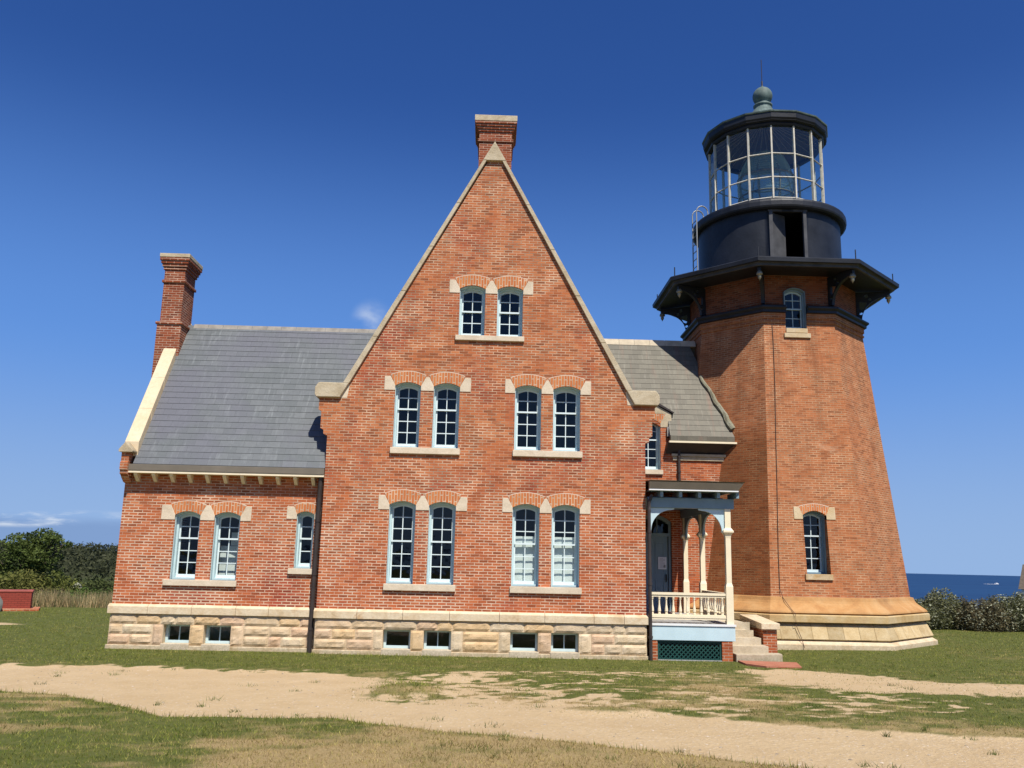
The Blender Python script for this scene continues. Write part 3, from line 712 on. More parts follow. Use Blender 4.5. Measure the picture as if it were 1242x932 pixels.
box('lattice_back', M['dark'], la, 4.16, 5.67, .30, .32, -.05, .45); box('lattice_sill', M['boulder'], la, 4.16, 5.67, -.05, .06, -.1, .018)
# posts
def post(x, y, name='porch_post'):
    q = MB()
    def sq(w, za, zb, w2=None):
        w2 = w2 or w; a = [(x - w, y - w, za), (x + w, y - w, za), (x + w, y + w, za), (x - w, y + w, za)]; b = [(x - w2, y - w2, zb), (x + w2, y - w2, zb), (x + w2, y + w2, zb), (x - w2, y + w2, zb)]
        for i in range(4): j = (i + 1) % 4; q.face([a[i], a[j], b[j], b[i]])
        q.face(a); q.face(b)
    sq(.085, PZ, 1.72); sq(.085, 1.72, 1.80, .062); sq(.062, 1.80, 2.86); sq(.062, 2.86, 2.94, .075); sq(.075, 2.94, 3.0, .12); sq(.125, 3.0, 3.045); sq(.115, 3.045, 3.11, .07); sq(.07, 3.11, 3.56)
    return q.build(name, M['cream'], PO, bevel=.005, merge=False)
PPX = 5.90
for y in (.07, 2.65, 4.72): post(PPX, y)
def rail(p0, p1, n):
    p0 = Vector(p0); p1 = Vector(p1); d = (p1 - p0); L = d.length; d.normalize(); s = Vector((-d.y, d.x, 0))
    q = MB()
    for w, za, zb in ((.055, 1.50, 1.555), (.035, 1.452, 1.499), (.05, .975, 1.03), (.035, 1.031, 1.05), (.035, .93, .974)):
        a = [p0 + s * w, p0 - s * w, p1 - s * w, p1 + s * w]
        lo = [(v.x, v.y, za) for v in a]; hi = [(v.x, v.y, zb) for v in a]
        q.face(lo); q.face(hi)
        for i in range(4): j = (i + 1) % 4; q.face([lo[i], lo[j], hi[j], hi[i]])
    r = q.build('railing', M['cream'], PO, bevel=.004, merge=False)
    me = None
    prof = [(.034, 1.05), (.034, 1.075), (.024, 1.085), (.040, 1.12), (.036, 1.17), (.022, 1.26), (.018, 1.33), (.017, 1.385), (.027, 1.395), (.027, 1.41), (.021, 1.42), (.036, 1.43), (.036, 1.452)]
    for k in range(n):
        c = p0 + d * L * (k + .5) / n
        if me is None:
            q = MB(); q.lathe(prof, 10, 0, 0); b = q.build('baluster', M['cream'], r, smooth=False); me = b
        else:
            b = me.copy(); COL.objects.link(b); b.parent = r
        b.location = (c.x, c.y, 0)
rail((PX0 + .01, .07, 0), (PPX - .085, .07, 0), 11)
rail((PPX, .16, 0), (PPX, 2.56, 0), 13)
# beams, spandrel brackets, roof
box('beam', M['blue_dark'], PO, PX0, PX1 + .06, .0, .14, 3.56, 3.80, bevel=.005); box('beam', M['blue_dark'], PO, PPX - .07, PPX + .07, .141, RWY - .01, 3.56, 3.80); 
box('ceiling', M['blue_dark'], PO, PX0, PPX - .071, .141, RWY - .01, 3.80, 3.83)
def spandrel(f0, f1, x, s, z=3.558, r=.56, tail=.18, m='blue_porch', dx=1.):
    """quarter-arch board: x corner, s direction to the open side"""
    pts = [(x, z), (x + s * (r + .14) * dx, z), (x + s * (r + .14) * dx, z - .035)]
    n = 10
    for k in range(n + 1):
        a = math.pi / 2 * k / n; pts.append((x + s * (.07 + (r - .0) * (1 - math.sin(a))) * dx, z - .05 - r * (1 - math.cos(a))))
    pts += [(x + s * .04, z - .05 - r - tail), (x, z - .05 - r - tail)]
    q = MB(); q.prism(pts, f0, f1); return q.build('spandrel_bracket', M[m], PO, bevel=.004)
spandrel(XZ(.045), XZ(.095), PX0 + .01, 1, r=.5, tail=.02); spandrel(XZ(.045), XZ(.095), PPX - .068, -1, r=.5, tail=.03)
YZ = lambda X: (lambda a, b: (X, a, b))
for (y, s) in ((.14, 1), (2.58, -1), (2.72, 1), (4.65, -1)): spandrel(YZ(PPX - .025), YZ(PPX + .025), y, s, r=.52, tail=.05, dx=1.35, m='blue_dark')
for k in range(5):
    x = PX0 + .30 + k * .46; box('rafter_end', M['blue_dark'], PO, x - .035, x + .035, -.20, .6, 3.81, 3.95)
box('soffit', M['blue_dark'], PO, PX0, PX1 + .15, -.22, .3, 3.952, 3.97)
q = MB(); q.prism([(-.30, 3.99), (-.36, 4.16), (-.22, 4.165), (-.22, 3.99)], lambda u, v: (PX0 - .02, u, v), lambda u, v: (6.10 + (.12 if v > 4.1 else 0), u, v)); g_ = q.build('gutter', M['gutter'], PO)
box('gutter_fillet', M['white'], g_, PX0 - .02, 6.10, -.295, -.22, 3.955, 3.988)
q = MB(); q.prism([(-.36, 4.17), (RWY - .002, 4.42), (RWY - .002, 4.45), (-.38, 4.19)], lambda u, v: (PX0 - .01, u, v), lambda u, v: (6.24, u, v)); q.build('porch_roof', M['slate_old'], PO)
q = MB(); q.prism([(-.22, 3.985), (RWY - .002, 3.985), (RWY - .002, 4.41), (-.22, 4.165)], lambda u, v: (6.06, u, v), lambda u, v: (6.10, u, v)); q.build('fascia_board', M['blue_dark'], PO)

# ------------------------------------------------------------------ STEPS and low wall
ST = thing('stone_steps', 'worn cream stone steps rising beside the porch to its side entrance', 'steps', (6.4, .6, 0))
for k, (zt, y0, x1) in enumerate(((.175, -.05, 7.18), (.335, .26, 6.88), (.50, .56, 6.80), (.665, .86, 6.56), (.835, 1.16, 6.56))):
    q = MB(); rg = random.Random(k + 2)
    pts = [(6.005, y0), (6.3, y0 - .01), (6.7, y0 + (.0 if k else .02)), (x1 - .04, y0 + (.12 if k == 0 else .0)), (x1, y0 + (.3 if k == 0 else .03)), (x1, y0 + .5 if k < 4 else 4.9), (6.005, y0 + .5 if k < 4 else 4.9)]
    q.prism(pts, lambda u, v, z=(zt - .19 if k else -.2): (u, v, z), lambda u, v, z=zt: (u, v, z)); q.build('step', M['step'], ST, bevel=.014)
LWL = thing('low_brick_wall', 'short red brick wall with thick pale stone coping edging the porch steps', 'wall', (7.08, 1.4, 0))
q = MB(); q.box(6.90, 7.24, .74, 2.5, -.2, .70); q.build('wall', M['brick_deep'], LWL)
q = MB(); q.prism([(.66, .70), (2.55, .80), (2.55, .95), (.66, .845)], lambda u, v: (6.84, u, v), lambda u, v: (7.30, u, v)); q.build('wall_coping', M['sand'], LWL, bevel=.012)
box('wall_coping', M['sand'], LWL, 6.86, 7.28, .72, 2.53, .701, .72)
PD = MB(); PD.prism([(6.02, -.10), (7.35, -.28), (7.12, -1.30), (6.35, -1.22), (6.02, -.75)], lambda u, v: (u, v, -.05), lambda u, v: (u, v, .042)); tag(PD.build('brick_paving', M['paver'], None), 'flat patch of red brick paving at the foot of the stone steps', 'paving')

# ------------------------------------------------------------------ LIGHTHOUSE
TX, TY = 9.44, 7.0
TW = thing('lighthouse_tower', 'tapering octagonal red brick lighthouse tower with black iron lantern room on top', 'lighthouse', (TX, TY, 0))
PH = R_(-112.5); C8 = math.cos(math.pi / 8)
RB, RS, ZB, ZT = 3.75, .111, 1.36, 9.60
rad = lambda z: RB - RS * (z - ZB)
def oct_pts(R, z, ks=range(8)): return [(TX + R * math.cos(PH + math.pi / 4 * k), TY + R * math.sin(PH + math.pi / 4 * k), z) for k in ks]
def oct_shell(q, prof, skip=()):
    for (r0, z0), (r1, z1) in zip(prof, prof[1:]):
        a, b = oct_pts(r0, z0), oct_pts(r1, z1)
        for k in range(8):
            if k in skip: continue
            j = (k + 1) % 8; q.face([a[k], a[j], b[j], b[k]])
front = lambda x, z: (x, TY - C8 * rad(z), z)
# shaft with its lower window hole and the notch of the upper one
LWN = (9.085, 9.765); UWN = (9.02, 9.68)
hw = lambda z: rad(z) * math.sin(math.pi / 8)
q = MB(); oct_shell(q, [(rad(ZB), ZB), (rad(5.5), 5.5), (rad(ZT), ZT)], skip=(0,))
LO = opening(LWN[0], LWN[1], 2.03, 3.68, .13)
q.poly([(TX - hw(ZB), ZB), (TX + hw(ZB), ZB), (TX + hw(ZT), ZT), (UWN[1], ZT), (UWN[1], 9.22), (UWN[0], 9.22), (UWN[0], ZT), (TX - hw(ZT), ZT)], [LO], front)
back = lambda x, z: (x, 4.25, z); q.walls(LO, front, back)
deep = lambda x, z: (x, 5.0, z)
for a, b in (((UWN[0], ZT), (UWN[0], 9.22)), ((UWN[0], 9.22), (UWN[1], 9.22)), ((UWN[1], 9.22), (UWN[1], ZT))): q.face([front(*a), front(*b), deep(*b), deep(*a)])
q.build('tower_shaft', M['brick_tower'], TW)
# corbel courses, black band and frieze
def split_band(name, prof, m, cut=True):
    q = MB(); oct_shell(q, prof, skip=(0,) if cut else ())
    if cut:
        for (r0, z0), (r1, z1) in zip(prof, prof[1:]):
            s0, s1 = r0 * math.sin(math.pi / 8), r1 * math.sin(math.pi / 8); y0, y1 = TY - C8 * r0, TY - C8 * r1
            q.face([(TX - s0, y0, z0), (UWN[0], y0, z0), (UWN[0], y1, z1), (TX - s1, y1, z1)]); q.face([(UWN[1], y0, z0), (TX + s0, y0, z0), (TX + s1, y1, z1), (UWN[1], y1, z1)])
        for x in UWN: q.face([(x, TY - C8 * r, z) for r, z in prof] + [(x, 5.0, prof[-1][1]), (x, 5.0, prof[0][1])])
    return q.build(name, m, TW)
r9 = rad(ZT)
split_band('brick_corbel', [(r9, 9.52), (r9 + .05, 9.54), (r9 + .05, 9.60), (r9 + .02, 9.605), (r9 + .02, 9.66), (r9 + .06, 9.68), (r9 + .06, 9.84), (r9, 9.85)], M['brick_tower'])
split_band('iron_band', [(2.80, 9.83), (2.98, 9.85), (2.98, 9.92), (3.06, 9.98), (3.06, 10.03), (2.90, 10.10), (2.70, 10.12)], M['black'])
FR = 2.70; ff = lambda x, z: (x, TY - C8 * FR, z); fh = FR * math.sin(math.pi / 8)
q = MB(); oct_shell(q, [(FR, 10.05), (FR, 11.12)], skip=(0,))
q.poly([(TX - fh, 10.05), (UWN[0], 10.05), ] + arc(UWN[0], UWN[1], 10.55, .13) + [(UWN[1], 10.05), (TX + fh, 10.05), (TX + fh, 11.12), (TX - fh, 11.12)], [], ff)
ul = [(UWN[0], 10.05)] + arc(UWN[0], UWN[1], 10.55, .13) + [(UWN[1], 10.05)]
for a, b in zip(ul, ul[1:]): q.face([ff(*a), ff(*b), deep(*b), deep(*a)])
q.build('frieze_wall', M['brick_shaded'], TW)
# windows of the tower
arch_set(TW, [LWN], 8.83, 10.03, 3.56, 3.766, m='ochre', zt=3.92, ext=4.0, rise=.13, skew=.10)
for o in [c for c in TW.children if c.name.startswith(('springer', 'brick_arch'))]:   # lean them with the batter of the wall
    o.rotation_euler = (-math.atan(RS * C8), 0, 0); a = math.atan(RS * C8); pv = Vector((0, 3.766, 3.66))
    o.location = pv - Matrix.Rotation(-a, 3, 'X') @ pv
sash_window(TW, LWN[0], LWN[1], 2.03, 3.68, .13, 3.87, 2, 2, 3, frame='blue_dark')
box('window_sill', M['ochre'], TW, 9.02, 9.80, 3.53, 4.0, 1.87, 2.03, bevel=.01)
sash_window(TW, UWN[0], UWN[1], 9.36, 10.55, .13, 4.36, 2, 2, 2, frame='blue_dark', sashm='blue')
box('window_sill', M['ochre'], TW, UWN[0] + .003, UWN[1] - .003, 4.30, 4.6, 9.225, 9.36); box('window_sill', M['ochre'], TW, 8.95, 9.76, 4.27, 4.36, 9.06, 9.20, bevel=.01)
# base mouldings
def oct_part(name, prof, m, bev=0.):
    q = MB(); oct_shell(q, prof); return q.build(name, m, TW, bevel=bev)
oct_part('base_moulding', [(3.74, 1.40), (3.83, 1.385), (3.86, 1.30), (3.90, 1.24), (3.98, 1.17), (4.10, 1.09), (4.18, 1.03), (4.20, .99), (4.18, .965), (4.05, .955)], M['base_mould'])
oct_part('fillet_course', [(4.0, .95), (4.22, .945), (4.25, .92), (4.25, .75), (4.22, .735), (4.1, .73)], m_stone('yellow_sandstone', [(.42, .27, .11), (.54, .38, .18), (.60, .47, .28)], 1.4, .3, stain=(.44, .25, .10)))
oct_part('battered_base', [(4.05, .74), (4.12, .68), (4.15, .66), (4.32, .31), (4.30, .285), (4.1, .28)], M['tower_rock'])
oct_part('base_slab', [(4.1, .29), (4.26, .26), (4.37, .20), (4.42, .17), (4.42, -.4)], M['sand'])
# gallery deck
q = MB(); oct_shell(q, [(3.80, 11.04), (3.88, 11.04), (3.88, 11.12), (3.93, 11.14)]); q.build('deck_fascia', M['black_grey'], TW)
q = MB(); oct_shell(q, [(2.4, 11.12), (3.80, 11.04)]); q.build('deck_soffit', M['black'], TW)
q = MB(); oct_shell(q, [(3.90, 11.135), (4.02, 11.14), (4.03, 11.25), (3.98, 11.29), (2.2, 11.36)]); q.build('gallery_deck', M['black'], TW)
for k in range(8):
    a = PH + math.pi / 4 * k; d = Vector((math.cos(a), math.sin(a), 0)); s = Vector((-d.y, d.x, 0)); O = Vector((TX, TY, 0))
    F = lambda w: (lambda r, z: O + d * r + s * w + Vector((0, 0, z)))
    n = 12; cur = [(2.86 + .87 * (1 - math.cos(math.pi / 2 * i / n)), 10.14 + .74 * math.sin(math.pi / 2 * i / n)) for i in range(n + 1)]
    outl = [(2.70, 10.13)] + cur + [(3.73, 11.03), (2.70, 11.06)]
    circ = lambda r, z, R, m=12: [(r + R * math.cos(2 * math.pi * i / m), z + R * math.sin(2 * math.pi * i / m)) for i in range(m)]
    hs = [circ(2.835, 10.36, .055), [(2.80, 10.52), (2.84, 10.46), (2.92, 10.49), (2.985, 10.60), (3.04, 10.70), (2.80, 10.76)], circ(3.13, 10.80, .05), circ(3.02, 10.92, .06)]
    q = MB(); q.prism(outl, F(-.05), F(.05), hs); b = q.build('gallery_bracket', M['black'], TW)
    q = MB(); c = O + d * 3.68; q.lathe([(.0, 11.03), (.045, 11.03), (.05, 10.97), (.04, 10.93), (.085, 10.87), (.10, 10.82), (.095, 10.80), (.05, 10.78), (.06, 10.74), (.05, 10.69), (.02, 10.65), (.0, 10.60)], 12, c.x, c.y)
    q.build('pendant', M['brass'], b, smooth=True)
    q = MB(); c = O + d * 3.85; q.tube([(c.x, c.y, 11.28), (c.x, c.y, 11.62)], .018, 6); q.build('railing_stub', M['black'], TW)
# drum with its doorway
DRM, ZD0, ZD1 = 2.34, 11.33, 13.42
a0, a1 = -105.4, -79.5    # doorway, degrees
q = MB(); N = 64; aa = [a1 + (360 + a0 - a1) * k / N for k in range(N + 1)]
pp = lambda r, a, z: (TX + r * math.cos(R_(a)), TY + r * math.sin(R_(a)), z)
DZ = 13.30
for k in range(N):
    q.face([pp(DRM, aa[k], ZD0), pp(DRM, aa[k + 1], ZD0), pp(DRM, aa[k + 1], ZD1), pp(DRM, aa[k], ZD1)])
for k in range(6):
    b0, b1 = a0 + (a1 - a0) * k / 6, a0 + (a1 - a0) * (k + 1) / 6; q.face([pp(DRM, b0, DZ), pp(DRM, b1, DZ), pp(DRM, b1, ZD1), pp(DRM, b0, ZD1)])
dm = q.build('iron_drum', M['black'], TW, smooth=True)
q = MB()
for A in (a0, a1): 
    b0, b1 = A - 1.3, A + 1.3
    for r0, r1 in ((DRM - .02, DRM + .06),):
        P8 = [pp(r, a, z) for z in (ZD0, DZ + .06) for r in (r0, r1) for a in (b0, b1)]
        for f in ((0, 1, 3, 2), (4, 5, 7, 6), (0, 1, 5, 4), (2, 3, 7, 6), (0, 2, 6, 4), (1, 3, 7, 5)): q.face([P8[i] for i in f])
P8 = [pp(r, a, z) for z in (DZ, DZ + .07) for r in (DRM - .02, DRM + .075) for a in (a0 - 2.0, a1 + 2.0)]
for f in ((0, 1, 3, 2), (4, 5, 7, 6), (0, 1, 5, 4), (2, 3, 7, 6), (0, 2, 6, 4), (1, 3, 7, 5)): q.face([P8[i] for i in f])
q.build('door_frame', M['black_grey'], dm)
# half-open leaf inside the doorway, lower part catching the sun
q = MB(); v0 = Vector(pp(DRM - .03, a0 + 1, 0)); v1 = v0 + Vector((.50, .26, 0)); up = Vector((0, 0, 1))
q.face([v0 + up * ZD0, v1 + up * ZD0, v1 + up * (DZ - .02), v0 + up * (DZ - .02)]); q.face([v0 + up * ZD0 + Vector((-.02, .03, 0)), v1 + up * ZD0 + Vector((-.02, .03, 0)), v1 + up * (DZ - .02) + Vector((-.02, .03, 0)), v0 + up * (DZ - .02) + Vector((-.02, .03, 0))])
q.build('door_leaf', M['black_grey'], dm)
q = MB(); q.lathe([(2.30, ZD0 + .03), (0.02, ZD0 + .03)], 32, TX, TY); q.build('drum_floor', M['black'], dm)
q = MB(); q.lathe([(2.30, 13.37), (2.47, 13.37), (2.53, 13.41), (2.55, 13.46), (2.55, 13.60), (2.53, 13.66), (2.45, 13.70), (1.95, 13.74), (1.92, 13.95), (1.84, 13.95), (1.84, 13.6), (.3, 13.6), (.3, 13.37), (2.30, 13.37)], 48, TX, TY); q.build('drum_rim', M['black'], TW, smooth=False, bevel=.01)
# lantern
LR, LZ0, LZ1 = 1.90, 13.93, 16.56
PH16 = R_(-90 - 11.25)
lp = lambda r, k, z: (TX + r * math.cos(PH16 + math.pi / 8 * k), TY + r * math.sin(PH16 + math.pi / 8 * k), z)
me = None
for k in range(16):
    if me is None:
        q = MB(); q.box(LR - .05, LR + .035, -.025, .025, LZ0, LZ1); me = q.build('mullion', M['white_iron'], TW); o = me
    else:
        o = me.copy(); COL.objects.link(o); o.parent = TW; o.matrix_parent_inverse = me.matrix_parent_inverse.copy()
    o.location = (TX, TY, 0); o.rotation_euler = (0, 0, PH16 + math.pi / 8 * k)
for z in (13.97, 14.69, 15.52):
    q = MB()
    for k in range(16): q.tube([lp(LR, k, z), lp(LR, k + 1, z)], .025, 5)
    q.build('glazing_bar', M['white_iron'], TW)
q = MB()
for k in range(16): q.face([lp(LR - .01, k, LZ0), lp(LR - .01, k + 1, LZ0), lp(LR - .01, k + 1, LZ1), lp(LR - .01, k, LZ1)])
q.build('lantern_glass', M['glass_lantern'], TW)
q = MB(); q.lathe([(1.84, 16.5), (1.97, 16.5), (2.0, 16.56), (1.98, 16.60), (2.08, 16.64), (2.06, 16.66), (2.10, 16.72), (2.11, 16.90), (2.10, 16.93)], 16, TX, TY, PH16); q.build('lantern_cornice', M['black'], TW)
q = MB(); q.lathe([(1.95, 16.52), (1.96, 16.6)], 16, TX, TY, PH16)
q = MB(); q.lathe([(2.09, 16.88), (2.14, 16.91), (2.15, 16.95), (2.09, 16.98), (1.4, 17.28), (.8, 17.58), (.48, 17.85), (.36, 18.02), (.30, 18.12), (.30, 18.18), (.25, 18.22)], 16, TX, TY, PH16); rf = q.build('lantern_roof', M['copper'], TW)
q = MB()
for k in range(32):
    a = PH16 + math.pi / 16 * k; c, s = math.cos(a), math.sin(a); q.tube([(TX + .25 * c, TY + .25 * s, 17.55), (TX + 1.86 * c, TY + 1.86 * s, 16.62)], .018, 4)
q.build('roof_ribs', M['boulder'], rf)
q = MB(); q.lathe([(.0, 17.6), (.5, 17.55), (1.88, 16.66)], 32, TX, TY); q.build('lantern_ceiling', M['gutter'], rf)
q = MB(); q.lathe([(.28, 18.16), (.33, 18.20), (.33, 18.25), (.26, 18.28), (.24, 18.31)] + [(.345 * math.cos(t), 18.60 + .345 * math.sin(t)) for t in np.linspace(-.85, 1.5, 14)] + [(.06, 18.95), (.05, 19.0), (.0, 19.0)], 24, TX, TY)
q.build('ventilator_ball', M['copper'], TW, smooth=True)
q = MB(); q.tube([(TX, TY, 18.97), (TX, TY, 20.05)], .014, 5); q.tube([(TX, TY, 18.97), (TX, TY, 19.2)], .03, 6); q.build('lightning_rod', M['pipe'], TW)
# hooped ladder on the left of the drum
q = MB(); a = R_(-173); d = Vector((math.cos(a), math.sin(a), 0)); s = Vector((-d.y, d.x, 0)); O = Vector((TX, TY, 0)); rr = 2.62
for w in (-.2, .2):
    pts = [O + d * rr + s * w + Vector((0, 0, 11.3)), O + d * rr + s * w + Vector((0, 0, 13.95))]
    for k in range(9):
        t = math.pi * k / 8; pts.append(O + d * (rr - .2 + .2 * math.cos(t)) + s * w + Vector((0, 0, 13.95 + .22 * math.sin(t))))
    pts.append(O + d * (rr - .4) + s * w + Vector((0, 0, 13.72))); q.tube(pts, .022, 6)
for k in range(9): q.tube([O + d * rr + s * -.2 + Vector((0, 0, 11.5 + k * .27)), O + d * rr + s * .2 + Vector((0, 0, 11.5 + k * .27))], .015, 5)
q.build('ladder', M['ladder'], TW)
# lightning cable down the front face
q = MB(); pts = [front(8.60, 9.5), front(8.60, 9.0), front(8.55, 7.5), front(8.47, 6.0), front(8.40, 4.5), front(8.30, 2.6), front(8.27, 1.6), (8.32, 3.46, 1.36), (8.42, 3.22, 1.12), (8.50, 3.05, .96), (8.50, 3.03, .75), (8.52, 3.1, .68), (8.62, 3.0, .35), (8.66, 2.9, .1)]
pts = [Vector(p) - Vector((0, .03, 0)) for p in pts]; q.tube(pts, .009, 5); q.build('lightning_cable', m_simple('rusty_cable', (.11, .06, .04), .8, .2, 3), TW)
# the lens inside the lantern
LN = thing('fresnel_lens', 'tall greenish glass lens in dark brass rings standing inside the lantern room', 'lens', (TX, TY, 13.6))
q = MB(); prof = []
for k in range(26):
    z = 13.95 + k * .09; r = .42 + .50 * math.sin(math.pi * (k + 1.5) / 28) ** .8; prof += [(r, z), (r + .05, z + .045), (r, z + .085)]
q.lathe(prof, 24, TX, TY)
t = NT('lens_glass'); t.base((.42, .56, .50), .08, 1.); t.b.inputs['Alpha'].default_value = .5; q.build('lens_prisms', t.m, LN)
q = MB()
for k in range(8):
    a = math.pi / 4 * k + .2; q.tube([(TX + (.47 + .50 * math.sin(math.pi * i / 14)) * math.cos(a), TY + (.47 + .50 * math.sin(math.pi * i / 14)) * math.sin(a), 13.9 + i * .17) for i in range(15)], .022, 5)
for z in (13.95, 14.7, 15.4, 16.1): q.lathe([(.50 + .5 * math.sin(math.pi * (z - 13.9) / 2.38) - .0, z - .03), (.53 + .5 * math.sin(math.pi * (z - 13.9) / 2.38), z), (.50 + .5 * math.sin(math.pi * (z - 13.9) / 2.38), z + .03)], 24, TX, TY)
q.build('lens_frame', M['brass'], LN)
q = MB(); q.lathe([(.0, 13.6), (.55, 13.6), (.5, 13.9), (.0, 13.9)], 16, TX, TY); q.build('lens_pedestal', M['green'], LN)
# ------------------------------------------------------------------ GROUND
def inpoly(x, y, P):
    r = np.zeros(x.shape, bool); n = len(P)
    for i in range(n):
        (x0, y0), (x1, y1) = P[i], P[(i + 1) % n]
        c = ((y0 > y) != (y1 > y)) & (x < (x1 - x0) * (y - y0) / (y1 - y0 + 1e-12) + x0); r ^= c
    return r
def sdist(x, y, P):
    d = np.full(x.shape, 1e9); n = len(P)
    for i in range(n):
        (x0, y0), (x1, y1) = P[i], P[(i + 1) % n]; dx, dy = x1 - x0, y1 - y0
        t = np.clip(((x - x0) * dx + (y - y0) * dy) / (dx * dx + dy * dy), 0, 1)
        d = np.minimum(d, np.hypot(x - x0 - t * dx, y - y0 - t * dy))
    return np.where(inpoly(x, y, P), d, -d)
NEAR = [(-20, -5.2), (-12, -5.8), (-9, -6.9), (-7.0, -7.69), (-5.84, -8.13), (-4.63, -9.13), (-3.87, -9.9), (-3.24, -9.81), (-2.52, -9.86), (-1.82, -9.77), (-1.35, -10.15), (-.53, -10.68), (.6, -11.08), (1.62, -11.6), (2.53, -12.13), (3.33, -12.63), (5, -13.4), (8, -15), (14, -18)]
FAR = [(20, -13.5), (12, -11.6), (6.62, -10.36), (4.39, -9.84), (3.48, -9.3), (2.5, -8.7), (1.9, -7.6), (1.3, -6.0), (.6, -4.9), (-.8, -4.3), (-2.2, -4.1), (-3.3, -3.9), (-4.4, -3.6), (-7.22, -3.44), (-9.04, -3.86), (-13, -3.4), (-20, -3.2)]
PATH = NEAR + FAR
BAND2 = [(5.6, -1.75), (6.6, -1.6), (7.6, -2.0), (8.2, -3.6), (10.07, -4.55), (14, -6.2), (22, -8.5), (22, -11), (14, -8.4), (8.85, -6.6), (7.06, -6.2), (5.94, -5.6), (5.2, -4.6), (5.3, -3.4)]
PATCH = [(-1.9, -3.9), (0, -3.2), (3.5, -2.6), (5.4, -2.6), (5.6, -5.6), (8, -7.2), (7, -9.4), (4.5, -9.3), (1.3, -9.0), (-1.0, -8.0), (-1.8, -6)]
TRACK = [(-30, 6.9), (-20, 7.3), (-14.6, 6.9), (-13.2, 6.55), (-14.5, 6.3), (-20, 6.6), (-30, 6.2)]
def dirt(x, y):
    n = fbm(x * .9, y * .9, 11, 4) - .5; n2 = fbm(x * 4.3 + 1.5 * n, y * 5.5 + 2. * n, 21, 4) - .5
    p = sst(-.12, .22, sdist(x, y, PATH) + (.55 * n + .5 * n2) * sst(-9.5, -6, y) + .22 * n2)
    wz = sst(-2.4, -1.0, x) * sst(-8.6, -7.6, y) * sst(3.4, 2.4, x); p = p * (1 - wz * sst(-.02, -.16, n2 + .25 * n - .03) * .95)
    b = sst(-.2, .35, sdist(x, y, BAND2) + 1.0 * n + .9 * n2)
    q = sst(-.06, .16, (n2 + .5 * n) - .05 + .13 * sst(3.5, -.5, x)) * sst(-.5, .5, sdist(x, y, PATCH) + .8 * n) * .85
    q2 = sst(.10, .2, n2) * sst(-11, -13, y) * sst(-2.5, .5, x) * .35
    t = sst(-.1, .15, sdist(x, y, TRACK) + .4 * n)
    w = sst(.06, .22, n2 + .4 * n) * sst(-1.1, -2.6, y) * sst(-5, -3.2, y) * .0
    m = 1 - np.exp(-(((x + .85) / .62) ** 2 + ((y + 6.55) / .42) ** 2) * 0) 
    d = np.maximum.reduce([p, b, q, q2, t])
    mound = np.exp(-(((x + 1.12) / .58) ** 2 + ((y + 6.7) / .55) ** 2) ** 2)
    mound2 = np.exp(-(((x - 1.75) / .6) ** 2 + ((y + 8.6) / .28) ** 2) ** 2)
    return d * (1 - .95 * mound) * (1 - .8 * mound2)
def dry(x, y):
    n = fbm(x * .5, y * .5, 31, 4) - .5; n2 = fbm(x * 2.2, y * 3., 41, 3) - .5
    a = sst(-5.5, 1.5, x + 7. * n) * sst(-10.2, -11.8, y + 2. * n) * .66 + sst(-9.5, -11.5, y) * .10
    b = .20 * sst(-1.5, -4, y) * sst(-3.5, -1, x) + .10 * sst(-9, -10, y); amp = .35 + .65 * sst(-2., -6., y) * sst(9, 5, x); n = n * amp; n2 = n2 * amp
    return np.clip(.12 + a + b + 1.5 * n + 1.3 * n2, 0, 1) * sst(30, 8, np.abs(y) + 0 * x) 
def gz(x, y):
    x = np.asarray(x, float); y = np.asarray(y, float)
    z = .62 * np.clip((-y - 1.0) / 20, 0, 1.6)
    near = (np.abs(x) < 30) & (y > -24) & (y < 4)
    z = z + np.where(near, -.05 * sst(-.25, .3, sdist(x, y, PATH)), 0) + .05 * (fbm(x * .35, y * .35, 51, 3) - .5) * sst(-1.2, -3.5, y)
    z = z + .15 * np.exp(-(((x + 1.12) / .55) ** 2 + ((y + 6.7) / .42) ** 2)) + .07 * np.exp(-(((x - 1.75) / .7) ** 2 + ((y + 8.65) / .3) ** 2))
    z = z + .022 * (fbm(x * 2.5, y * 2.5, 61, 3) - .5) * sst(-.3, -1.5, y)
    # the lawn runs out level, then the land falls away to the bluff on the right and to a wooded slope on the left
    z = z + .06 * sst(6, 11, x) * sst(12, 3, y)
    z = z - .035 * np.clip(y - 16, 0, 60) * sst(5, -5, x) * .6 - .05 * np.clip(y - 17, 0, 60) * sst(-5, 5, x)
    cl = 58 + 12 * (fbm(x * .03, y * 0, 71, 3) - .5) + 700 * sst(0, -40, x)
    z = z - 52 * sst(0, 30, y - cl)
    z = z + 3.7 * sst(70, 190, y) * sst(-25, -60, x) * (.75 + .7 * (fbm(x * .012, y * .012, 81, 3) - .5)) 
    return z
def axis(bands):
    r = []
    for a, b, s in bands: r += list(np.arange(a, b, s))
    return np.array(r + [bands[-1][1]])
gx = axis([(-420, -60, 12.), (-60, -24, 2.), (-24, -12, .4), (-12, 13, .085), (13, 26, .4), (26, 70, 2.), (70, 400, 15.)])
gy = axis([(-60, -24, 4.), (-24, -15, .5), (-15, .4, .075), (.4, 20, .5), (20, 70, 2.), (70, 420, 10.)])
X, Y = np.meshgrid(gx, gy); Z = gz(X, Y)
nx, ny = len(gx), len(gy)
V = np.stack([X, Y, Z], -1).reshape(-1, 3)
I = np.arange(nx * ny).reshape(ny, nx)
Q = np.stack([I[:-1, :-1], I[:-1, 1:], I[1:, 1:], I[1:, :-1]], -1).reshape(-1, 4)
